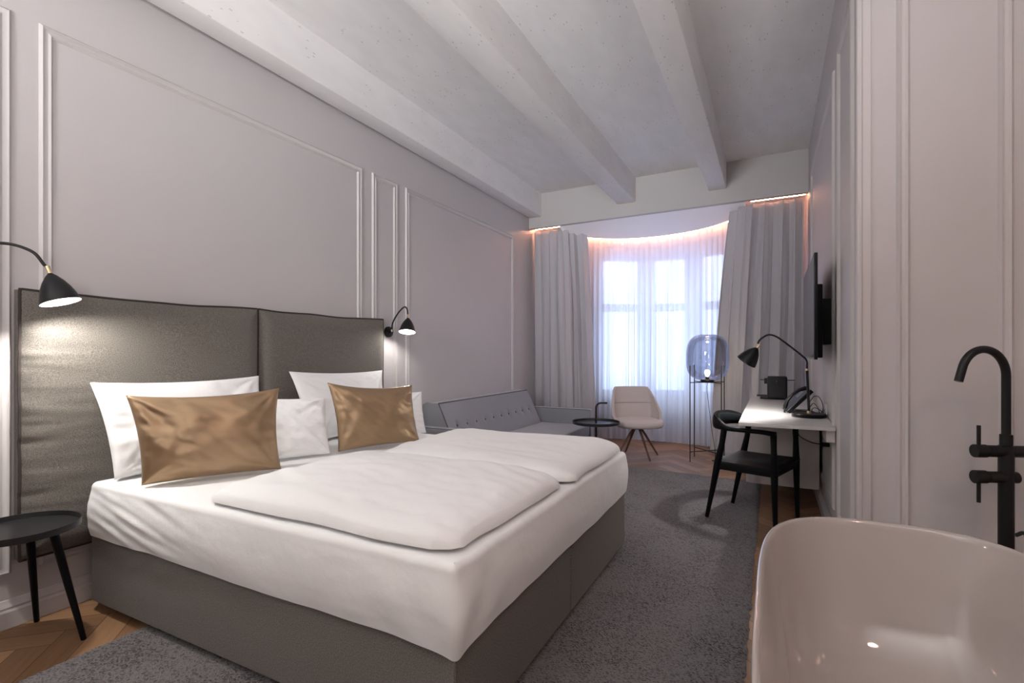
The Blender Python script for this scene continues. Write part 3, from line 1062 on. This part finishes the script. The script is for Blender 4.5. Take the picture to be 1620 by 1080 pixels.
mb = MB(); mb.box((-2.62, SY0 + .135, 0.19), (-1.955, SY1 - .135, 0.325), 0.03, 4); part('seat_cushion', mb, 'sofa', sf)
# slanted back with buttons
bk = MB()
y0, y1 = SY0 + .10, SY1 - .20
NU, NV = 150, 30
btn = [y0 + 0.16 + (y1 - y0 - 0.32) * k / 9 for k in range(10)]
rows = []
for i in range(NU + 1):
    y = y0 + (y1 - y0) * i / NU
    row = []
    for j in range(NV + 1):
        v = j / NV
        z = 0.31 + 0.41 * v; x = -2.57 - 0.20 * v
        d = 0.0
        for b in btn:
            d -= 0.016 * math.exp(-(((y - b) / 0.035) ** 2 + ((z - 0.50) / 0.035) ** 2))
        e = min(v, 1 - v); d += 0.012 * (1 - (1 - min(1, e / .25)) ** 2)
        row.append((x + d, y, z))
    row.append((-2.90, y, 0.725)); row.append((-2.955, y, 0.70)); row.append((-2.955, y, 0.20)); row.append((-2.60, y, 0.20))
    rows.append(row)
R = bk.grid(rows, closed_u=True); bk.cap(R[0]); bk.cap(list(reversed(R[-1])))
back = part('backrest', bk, 'sofa', sf, smooth=50)
mb = MB(); mb.tube([(-2.57, y0, 0.31), (-2.77, y0, 0.722), (-2.77, y1, 0.722), (-2.57, y1, 0.31)], 0.005, 6); part('piping', mb, 'sofa_dark', back)
for b in btn:
    mb = MB(); mb.lathe([(0.0125, -0.004), (0.0125, 0.003), (0.009, 0.007), (0.001, 0.008)], 14, axis_matrix((-2.665 - .004, b, 0.50), (1, 0, 0.45)))
    part('button', mb, 'sofa_dark', back)
for (fx, fy) in ((-2.88, SY0 + .07), (-2.03, SY0 + .07), (-2.88, SY1 - .07), (-2.03, SY1 - .07)):
    mb = MB(); mb.lathe([(0.014, 0.019 if fx > -2.4 and fy < 5.3 else 0), (0.02, 0.095)], 14, Matrix.Translation((fx, fy, 0))); part('leg', mb, 'black', sf)

# ================================================================ small tray table with handle
t = thing('tray_table', 'round black tray table with a hooked carrying handle between sofa and armchair', 'side table', (-1.684, 5.24, 0))
m4 = Matrix.Translation((-1.684, 5.24, 0))
mb = MB(); mb.lathe([(0.0001, .432), (0.243, .432), (0.25, .436), (0.2515, .462), (0.2475, .462), (0.246, .440), (0.0001, .438)], 72, m4, False, False)
part('tray', mb, 'tray', t)
d = Vector((cos(THETA), sin(THETA), 0))
c = Vector((-1.684, 5.24, 0))
mb = MB()
mb.tube([c + Vector((0, 0, .024)), c + Vector((0, 0, .3)), c + Vector((0, 0, .60))] + [c + d * (0.05 * (1 - cos(a))) + Vector((0, 0, .60 + .055 * sin(a))) for a in [pi / 2 * k / 8 for k in range(1, 9)]] + [c + d * .12 + Vector((0, 0, .655))], 0.0095, 14)
part('handle_pole', mb, 'black', t)
mb = MB(); mb.lathe([(0.0001, 0.019), (0.16, 0.019), (0.162, 0.025), (0.0001, 0.029)], 60, m4, False, False); part('base_plate', mb, 'black', t)

# ================================================================ armchair
ac = thing('armchair', 'pale beige upholstered armchair on splayed walnut legs before the sheer curtain', 'armchair', (-1.385, 5.84, 0), radians(-60))
def rsh(u, v):
    """shell: u -1..1 from the chair's right arm round the back to the left arm, v 0..1 bottom to top; front is +x"""
    ang = u * radians(118)
    s = abs(u)
    top = 0.40 + 0.39 * (1 - min(1, max(0, (s - 0.36) / 0.50)) ** 1.0) ** 1.25 if s > .36 else 0.79
    top = max(top, 0.425)
    rx, ry = 0.255, 0.265
    zb = 0.375
    z = zb + (top - zb) * v
    # outward flare, backrest leans back and narrows at the top
    h = z - zb
    cx_ = -cos(ang) * rx; sy_ = sin(ang) * ry
    sq = 1.0 / max(abs(cos(ang)), abs(sin(ang))) ** 0.42
    x = cx_ * sq + (-0.20 * h * max(0, cos(ang))) + 0.02
    y = sy_ * sq * (1 - 0.14 * max(0, h - 0.12) / 0.3 * max(0, cos(ang)) ** .5 + 0.12 * min(h, .12) / .12)
    return Vector((x, y, z))
mb = MB()
NU, NV = 60, 16
outer = [[rsh(-1 + 2 * i / NU, j / NV) for i in range(NU + 1)] for j in range(NV + 1)]
ctr = Vector((0.05, 0, 0))
inner = []
for j in range(NV + 1):
    row = []
    for i in range(NU + 1):
        p = outer[j][i]
        q = Vector((p.x - ctr.x, p.y, 0)).normalized() * 0.034
        row.append(Vector((p.x - q.x, p.y - q.y, p.z)))
    inner.append(row)
O = mb.grid(outer); I = mb.grid(inner, flip=True)
def rim2(R): return R[0][:] + [r[-1] for r in R[1:]] + list(reversed(R[-1][:-1])) + [r[0] for r in reversed(R[1:-1])]
a, b = rim2(O), rim2(I)
for i in range(len(a)):
    mb.bm.faces.new((a[i], b[i], b[(i + 1) % len(a)], a[(i + 1) % len(a)]))
shell = part('shell', mb, 'chair_fabric', ac, world=False, smooth=60)
bv = shell.modifiers.new('soft_edge', 'BEVEL'); bv.width = 0.012; bv.segments = 3; bv.limit_method = 'ANGLE'; bv.angle_limit = radians(50)
mb = MB()
m_ = [];
per = []
for k in range(72):
    a = 2 * pi * k / 72
    ex = 2 / 3.0
    per.append(Vector((0.265 * math.copysign(abs(cos(a)) ** ex, cos(a)) + 0.02, 0.27 * math.copysign(abs(sin(a)) ** ex, sin(a)), 0)))
rows = []
for (s, z) in ((0.72, .348), (0.90, .352), (0.98, .368), (1.0, .39), (0.99, .412), (0.95, .425), (0.8, .434), (0.5, .438), (0.2, .438)):
    rows.append([Vector((p.x * s, p.y * s, z)) for p in per])
R = mb.grid(rows, closed_u=True); mb.cap(R[-1]); mb.cap(list(reversed(R[0])))
part('seat', mb, 'chair_fabric', ac, world=False, smooth=60)
# stitched seam across the backrest
mb = MB()
seam = []
for i in range(41):
    u = -0.42 + 0.84 * i / 40
    p = rsh(u, 0.50); q = Vector((p.x - ctr.x, p.y, 0)).normalized() * 0.0345
    seam.append(Vector((p.x - q.x, p.y - q.y, 0.60)))
mb.tube(seam, 0.0028, 6); part('seam', mb, mat('seam_thread', (0.30, 0.25, 0.23, 1), .9), ac, world=False)
mb = MB(); mb.lathe([(0.05, .318), (0.045, .35)], 24); part('hub', mb, 'walnut', ac, world=False)
for k in range(4):
    a = radians(14) + k * pi / 2
    d = Vector((cos(a), sin(a), 0))
    mb = MB(); mb.tube([d * .03 + Vector((0, 0, .345)), d * .10 + Vector((0, 0, .255)), d * .272 + Vector((0, 0, .0))], [.013, .014, .0095], 12)
    part('leg', mb, 'walnut', ac, world=False)

# ================================================================ floor lamp
lx = 2.163 * cos(THETA) - 5.60 * sin(THETA); ly = 2.163 * sin(THETA) + 5.60 * cos(THETA)
fl = thing('floor_lamp', 'floor lamp with large smoked glass globe on four thin black rods', 'floor lamp', (lx, ly, 0), 0)
def cam_dir(lat, dep):     # room direction from a lateral / depth pair
    return Vector((lat * cos(THETA) - dep * sin(THETA), lat * sin(THETA) + dep * cos(THETA), 0))
legs = [cam_dir(*p) * 1.07 for p in ((-.200, -.060), (-.062, .200), (.200, .060), (.062, -.200))]
for d in legs:
    mb = MB(); mb.tube([d, d + Vector((0, 0, 1.055))], 0.0052, 10); part('leg', mb, 'black', fl, world=False)
mb = MB(); mb.tube([legs[0] + Vector((0, 0, .11)), legs[2] + Vector((0, 0, .11))], .005, 8); mb.tube([legs[1] + Vector((0, 0, .11)), legs[3] + Vector((0, 0, .11))], .005, 8)
part('lower_cross', mb, 'black', fl, world=False)
mb = MB(); mb.tube([legs[0] + Vector((0, 0, .868)), legs[2] + Vector((0, 0, .868))], .005, 8); mb.tube([legs[1] + Vector((0, 0, .868)), legs[3] + Vector((0, 0, .868))], .005, 8)
part('upper_cross', mb, 'black', fl, world=False)
gp = [(0.055, .888), (0.10, .895), (0.150, .918), (0.190, .955), (0.213, 1.005), (0.222, 1.06), (0.224, 1.13), (0.222, 1.20), (0.213, 1.265), (0.192, 1.32), (0.158, 1.362), (0.115, 1.386), (0.088, 1.392), (0.085, 1.396)]
sp = spline([(r, 0, z) for r, z in gp], 4)
mb = MB(); mb.lathe([(p.x, p.z) for p in sp], 64, cap0=False, cap1=False)
part('glass_globe', mb, 'smoke_glass', fl, world=False, smooth=80)
mb = MB(); mb.lathe([(0.035, .862), (0.072, .868), (0.074, .890), (0.066, .897), (0.03, .899), (0.018, .905), (0.017, .93)], 36); part('socket_plate', mb, 'black', fl, world=False)
mb = MB(); mb.lathe([(0.010, .93), (0.022, .95), (0.028, .975), (0.022, 1.0), (0.002, 1.008)], 20); part('bulb', mb, 'filament', fl, world=False)
pl = add_light('globe_light', 'POINT', (0, 0, 1.04), 2.0, (1, .82, .55), shadow_soft_size=0.03); pl.parent = fl
d = cam_dir(.10, .03)
mb = MB(); mb.tube(spline([(0, 0, .862), (.0, 0, .75), d * .45 + Vector((0, 0, .42)), d * .95 + Vector((0, 0, .12)), d * 1.1 + Vector((0, 0, .006)), d * 2.2 + Vector((0, 0.1, .006))], 8), 0.003, 6)
part('cable', mb, 'black', fl, world=False)

# ================================================================ desk
DX0, DX1, DY0, DY1 = -0.195, XR - .004, 3.56, 5.72
dk = thing('desk', 'long white wall-mounted desk top along the right wall', 'desk', ((DX0 + DX1) / 2, 4.6, .70))
mb = MB(); mb.box((DX0, DY0, .728), (DX1, DY1, .75), .0025); part('desktop', mb, 'desk', dk)
mb = MB(); mb.box((XR - .05, DY0 + .035, .655), (XR - .004, DY0 + .35, .728), .003); part('bracket', mb, 'cabinet', dk)
cb = thing('wall_cabinet', 'white cabinet hanging under the far end of the desk', 'cabinet', (0.08, 5.1, .15))
mb = MB(); mb.box((-0.172, 4.49, .152), (XR - .022, 5.70, .726), .003); part('carcass', mb, 'cabinet', cb)
mb = MB(); mb.box((-0.19, 4.495, .156), (-0.173, 5.695, .722), .003); part('door', mb, 'cabinet', cb)
# socket with the cable under the desk
sk = thing('power_cable', 'black cable looping down from the desk to a plug under it', 'cable', (0.33, 3.95, .56))
mb = MB(); mb.tube(spline([(0.18, 3.99, .722), (0.155, 3.98, .68), (0.165, 3.96, .63), (0.23, 3.95, .595), (0.29, 3.95, .585)], 8), 0.003, 8); part('cord', mb, 'black', sk)
mb = MB(); mb.box((.285, 3.935, .572), (.336, 3.965, .598), .004); part('plug', mb, 'plastic', sk)

# ================================================================ desk lamp
bx, by = 0.225, 4.08
dl = thing('desk_lamp', 'black gooseneck desk lamp with round base on the white desk', 'desk lamp', (bx, by, .75))
m4 = Matrix.Translation((bx, by, .75))
mb = MB(); mb.lathe([(0.0001, 0.0), (0.104, 0), (0.106, .004), (0.106, .020), (0.102, .025), (0.0001, .026)], 56, m4, False, False); part('round_base', mb, 'plastic', dl)
mb = MB(); mb.lathe([(0.013, .026), (0.013, .042), (.009, .044)], 20, Matrix.Translation((bx - .0, by - .02, .75))); part('brass_collar', mb, 'brass', dl)['label'] = 'brass collar'
px_, py_ = bx, by - .02
mb = MB(); mb.tube([(px_, py_, .79), (px_ - .012, py_, 1.075)], .0085, 14); part('pole', mb, 'black', dl)
mb = MB(); mb.lathe([(0.0105, 0), (0.0105, .014)], 20, Matrix.Translation((px_ - .012, py_, 1.072))); part('brass_collar', mb, 'brass', dl)['label'] = 'brass collar'
mb = MB(); mb.tube(spline([(px_ - .012, py_, 1.085), (px_ - .014, py_, 1.14), (px_ - .045, py_ - .01, 1.178), (px_ - .14, py_ - .03, 1.262), (px_ - .205, py_ - .04, 1.312), (px_ - .255, py_ - .04, 1.322), (px_ - .303, py_ - .04, 1.29), (px_ - .318, py_ - .04, 1.26)], 8), .0065, 12)
part('curved_arm', mb, 'black', dl)
lamp_shade(dl, (px_ - .322, py_ - .04, 1.232), (-0.72, 0.22, -1.0), 0.125, 0.072, True, 27.0, (1.0, 0.95, 0.9))

# ================================================================ desk phone
ph = thing('telephone', 'black desk telephone with handset standing behind the desk lamp', 'telephone', (0.165, 4.36, .7525), radians(9))
mb = MB()
tilt = Matrix.Translation((0, 0, .012)) @ Matrix.Rotation(radians(-48), 4, 'Y')
mb.box((-.01, -.10, -.014), (.215, .10, .014), .008, 3, mtx=Matrix.Translation((-.07, 0, .012)) @ Matrix.Rotation(radians(-46), 4, 'Y'))
body = part('body', mb, 'plastic', ph, world=False)
mb = MB(); mb.box((.12, -.02, .0), (.18, .08, .0165), .004, mtx=Matrix.Translation((-.07, 0, .012)) @ Matrix.Rotation(radians(-46), 4, 'Y')); part('display', mb, 'phone_screen', body, world=False)
mb = MB(); mb.box((-.02, -.08, 0), (.09, .08, .014), .005); part('stand', mb, 'plastic', ph, world=False)
hm = Matrix.Translation((-.07, 0, .012)) @ Matrix.Rotation(radians(-46), 4, 'Y')
hs = MB()
hs.sweep([hm @ Vector(p) for p in ((-.005, -.068, .030), (.01, -.068, .040), (.05, -.068, .060), (.105, -.068, .066), (.16, -.068, .060), (.20, -.068, .040), (.215, -.068, .030))],
         [(.022, .010), (.025, .016), (.020, .012), (.018, .010), (.020, .012), (.025, .016), (.022, .010)], 14, ref=hm.to_3x3() @ Vector((0, 0, 1)))
part('handset', hs, 'plastic', ph, world=False)
mb = MB()
cpts = []
for k in range(121):
    s = k / 120
    b_ = Vector((-.06, -.075, .03)).lerp(Vector((-.10, -.115, .010)), min(1, s * 1.2)) + Vector((-.02 * sin(pi * s), -.02 * s, 0))
    cpts.append(b_ + Vector((0, .004 * cos(s * 90), .004 * sin(s * 90))))
mb.tube(cpts, .0018, 5); part('coiled_cord', mb, 'plastic', ph, world=False)
# tangle of cables by the wall
ct = thing('cable_bundle', 'thin black cables curling from the telephone to the wall socket', 'cable', (.29, 4.2, .75))
mb = MB()
mb.tube(spline([(.245, 4.30, .84), (.27, 4.27, .88), (.30, 4.24, .875), (.318, 4.19, .82), (.31, 4.20, .772), (.28, 4.24, .765), (.255, 4.28, .775), (.27, 4.24, .80), (.30, 4.19, .79), (.32, 4.20, .77)], 10), .0028, 6)
mb.tube(spline([(.245, 4.29, .80), (.265, 4.26, .83), (.29, 4.22, .80), (.30, 4.19, .765), (.315, 4.22, .757), (.329, 4.2, .80)], 10), .0028, 6)
link = part('cord', mb, 'black', ct)
so = thing('wall_socket', 'small white socket plate on the right wall at desk level', 'socket', (XR - .006, 4.2, .80))
mb = MB(); mb.box((XR - .012, 4.12, .756), (XR - .001, 4.20, .84), .003); part('plate', mb, 'white_plastic', so)

# ================================================================ coffee machine
cm = thing('coffee_machine', 'compact black capsule coffee machine on the far end of the desk', 'coffee machine', (0.03, 5.50, .75))
y_ = 5.50
mb = MB(); mb.box((-.045, y_ - .10, .755), (.125, y_ + .10, .968), .022, 4); body = part('body', mb, 'plastic', cm)
mb = MB(); mb.box((-.072, y_ - .035, .895), (-.04, y_ + .035, .950), .008); part('spout', mb, 'plastic', cm)
mb = MB(); mb.box((-.105, y_ - .07, .751), (.125, y_ + .07, .772), .006); mb.box((-.135, y_ - .06, .775), (-.03, y_ + .06, .785), .003); part('drip_tray', mb, 'plastic', cm)
mb = MB(); mb.box((-.105, y_ - .02, .930), (-.045, y_ + .02, .937), .002); part('lever', mb, 'plastic', cm)
mb = MB(); mb.box((.12, y_ - .02, .930), (.19, y_ + .02, .937), .002); part('tank_lid', mb, 'plastic', cm)
mb = MB(); mb.box((.128, y_ - .06, .757), (.190, y_ + .06, .925), .012, 3); part('water_tank', mb, 'clear_glass', cm)
mb = MB(); mb.lathe([(.004, 0), (.004, .003)], 12, axis_matrix((.035, y_ - .101, .925), (0, -1, 0))); part('button', mb, 'chrome', cm)

# ================================================================ television
tv = thing('television', 'black flat television mounted above the desk on the right wall', 'television', (0.24, 4.02, 1.157))
mb = MB(); mb.box((.218, 3.45, 1.157), (.236, 4.60, 1.785), .003); case = part('case', mb, 'plastic', tv)
mb = MB(); mb.box((.2165, 3.458, 1.170), (.2185, 4.592, 1.777)); part('screen', mb, 'screen', tv)
mb = MB(); mb.box((.236, 3.62, 1.165), (.275, 4.43, 1.62), .012); part('back_cover', mb, 'plastic', tv)
mb = MB(); mb.box((.275, 3.85, 1.25), (XR - .002, 4.2, 1.55), .004); part('wall_bracket', mb, 'black', tv)

# ================================================================ desk chair
front = Vector((.953, -.303, 0)).normalized()
dc = thing('desk_chair', 'black wooden armchair with leather seat pushed in at the white desk', 'chair', (-0.125, 4.03, 0), atan2(front.y, front.x))
W = .235
for s in (-1, 1):
    mb = MB()
    mb.tube([(-.235, s * W, 0.019), (-.19, s * W, .24), (-.155, s * (W + .003), .42), (-.125, s * (W + .002), .56), (-.112, s * (W - .004), .66)], [.0135, .019, .0245, .019, .021], 14)
    part('leg', mb, 'black_wood', dc, world=False)
    mb = MB()
    mb.tube([(.225, s * W, 0), (.22, s * W, .25), (.217, s * W, .42), (.214, s * W, .56), (.212, s * W, .655)], [.0135, .019, .0235, .018, .020], 14)
    part('leg', mb, 'black_wood', dc, world=False)
    mb = MB(); mb.box((-.15, s * W - .011, .375), (.215, s * W + .011, .425), .006); part('side_rail', mb, 'black_wood', dc, world=False)
mb = MB(); mb.box((.205, -W, .375), (.228, W, .425), .005); part('front_rail', mb, 'black_wood', dc, world=False)
mb = MB(); mb.box((-.165, -W, .375), (-.143, W, .425), .005); part('rear_rail', mb, 'black_wood', dc, world=False)
mb = MB()
rows = []
for j in range(25):
    v = j / 24; row = []
    for i in range(25):
        u = i / 24
        x = -.195 + .435 * u; y = (-1 + 2 * v) * (W + .005 + .008 * u)
        e = min(u, 1 - u, v, 1 - v)
        z = .432 + .018 * (1 - (1 - min(1, e / .15)) ** 2) - .012 * math.exp(-((u - .45) ** 2 + (v - .5) ** 2) / .08)
        row.append((x, y, z))
    rows.append(row)
T = mb.grid(rows); B = mb.grid([[(x, y, .424) for x, y, z in r] for r in rows], flip=True)
a, b = rim2(T), rim2(B)
for i in range(len(a)):
    mb.bm.faces.new((a[i], b[i], b[(i + 1) % len(a)], a[(i + 1) % len(a)]))
part('seat', mb, 'black_leather', dc, world=False)
# arms and curved backrest in one bent rail
def rail_obj():
    ctrl = [(.228, -W, .660), (.14, -W - .008, .668), (.03, -W - .014, .668), (-.09, -W - .008, .672), (-.165, -W + .03, .690), (-.215, -.15, .702), (-.238, -.075, .706), (-.245, 0, .708),
            (-.238, .075, .706), (-.215, .15, .702), (-.165, W - .03, .690), (-.09, W + .008, .672), (.03, W + .014, .668), (.14, W + .008, .668), (.228, W, .660)]
    siz = [(.020, .018), (.021, .016), (.022, .016), (.022, .021), (.017, .040), (.014, .052), (.012, .055), (.012, .055), (.012, .055), (.014, .052), (.017, .040), (.022, .021), (.022, .016), (.021, .016), (.020, .018)]
    pts = spline(ctrl, 6)
    sz = spline([(a, b, 0) for a, b in siz], 6)
    mb = MB(); mb.sweep(pts, [(p.x, p.y) for p in sz], 16)
    return mb
part('arm_and_back_rail', rail_obj(), 'black_wood', dc, world=False, smooth=50)
mb = MB()
inner = []
for k in range(31):
    a = -1 + 2 * k / 30
    y = a * .195
    x = -.245 + .075 * (a ** 2) + .0135
    h = .040 * (1 - .35 * a * a)
    inner.append([(x, y, .706 - .010 * a * a - h), (x + .008, y, .706 - .01 * a * a - h * .8), (x + .010, y, .706 - .01 * a * a), (x + .008, y, .706 - .01 * a * a + h * .8), (x, y, .706 - .01 * a * a + h)])
mb.grid(inner)
o = part('back_pad', mb, 'black_leather', dc, world=False, smooth=60)

# ================================================================ bathtub
def tub():
    cx, cy, hw, hl = 0.385, 1.40, 0.425, 0.848
    e = 2.9
    n = 160
    def ring(sw, sl, z, dy=0.0):
        out = []
        for k in range(n):
            a = 2 * pi * k / n
            w_ = 0.5 + 0.5 * cos(a); e = 3.7 * (1 - w_) + 2.45 * w_
            x = math.copysign(abs(cos(a)) ** (2 / e), cos(a)); y = math.copysign(abs(sin(a)) ** (2 / e), sin(a))
            out.append((cx + x * hw * sw, cy + dy + y * hl * sl, z))
        return out
    rows = [ring(.62, .74, .0), ring(.66, .77, .004), ring(.70, .80, .04), ring(.78, .86, .18), ring(.87, .92, .34), ring(.94, .96, .46), ring(.985, .985, .54),
            ring(.996, .996, .565), ring(1.0, 1.0, .575), ring(.996, .998, .583), ring(.985, .992, .586), ring(.972, .985, .584), ring(.962, .979, .576), ring(.955, .975, .562),
            ring(.93, .955, .50), ring(.89, .92, .40), ring(.83, .87, .28), ring(.74, .80, .18), ring(.62, .70, .135), ring(.40, .48, .122), ring(.10, .12, .12)]
    mb = MB(); R = mb.grid(rows, closed_u=True)
    mb.cap(list(reversed(R[0]))); mb.cap(R[-1])
    return mb
bt = thing('bathtub', 'glossy off-white oval freestanding bathtub at the right foreground', 'bathtub', (0.385, 1.40, 0))
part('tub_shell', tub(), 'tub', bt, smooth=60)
mb = MB(); mb.lathe([(.03, .122), (.03, .127), (.02, .129), (.001, .129)], 24, Matrix.Translation((.385, 1.40, 0))); part('drain', mb, 'black', bt)

# ================================================================ floor-standing bath mixer
fx, fy = 0.744, 2.42
fc = thing('bath_faucet', 'tall matt black floor-standing bath mixer behind the tub', 'faucet', (fx, fy, 0))
V = lambda x, y, z: Vector((x, y, z))
col = V(fx, fy, 0)
mb = MB(); mb.lathe([(.055, 0), (.055, .008), (.024, .010)], 36, Matrix.Translation(col)); part('floor_plate', mb, 'black', fc)
mb = MB(); mb.lathe([(.0225, .008), (.0225, .865), (.0185, .867), (.0185, .905), (.0135, .907)], 36, Matrix.Translation(col)); part('column', mb, 'black', fc)
sd = V(-.86, -.51, 0).normalized()
mb = MB()
rad = .085
pts = [col + V(0, 0, .90), col + V(0, 0, 1.0)] + [col + sd * (rad * (1 - cos(a))) + V(0, 0, 1.115 + rad * 1.12 * sin(a)) for a in [radians(165) * k / 22 for k in range(23)]]
tt = (pts[-1] - pts[-2]).normalized()
pts.append(pts[-1] + tt * .045)
mb.tube(pts, .0135, 20); part('spout', mb, 'black', fc)
hd = V(-.93, -.36, 0).normalized()
for z, s, far in ((.845, 1, .10), (.752, -1, .035)):
    mb = MB()
    c0 = col + V(0, 0, z)
    mb.tube([c0 - hd * far, c0 + hd * .062], .021 if s > 0 else .0205, 28)
    mb.tube([c0 + hd * .068, c0 + hd * .105], .0235, 28)
    mb.tube([c0 + hd * .06, c0 + hd * .07], .019, 28)
    valve = part('valve_body', mb, 'black', fc)
    mb = MB(); p0 = c0 + hd * .090
    mb.tube([p0 + V(0, 0, s * .015), p0 + V(0, 0, s * .092)], .0062, 14); part('lever', mb, 'black', fc)
# hand shower hose and rest on the far side
rr = MB(); c0 = col + V(.115, .045, .845)
mb = MB(); mb.tube(spline([c0, c0 + V(.02, -.01, -.12), c0 + V(-.01, -.06, -.32), c0 + V(-.04, -.07, -.5), c0 + V(-.06, -.05, -.30), col + V(.024, 0, .55)], 10), .0065, 10); part('hose', mb, 'black', fc)
mb = MB(); mb.tube([c0 + V(0, 0, -.05), c0 + V(0, 0, .16)], .0115, 16); part('hand_shower', mb, 'black', fc)
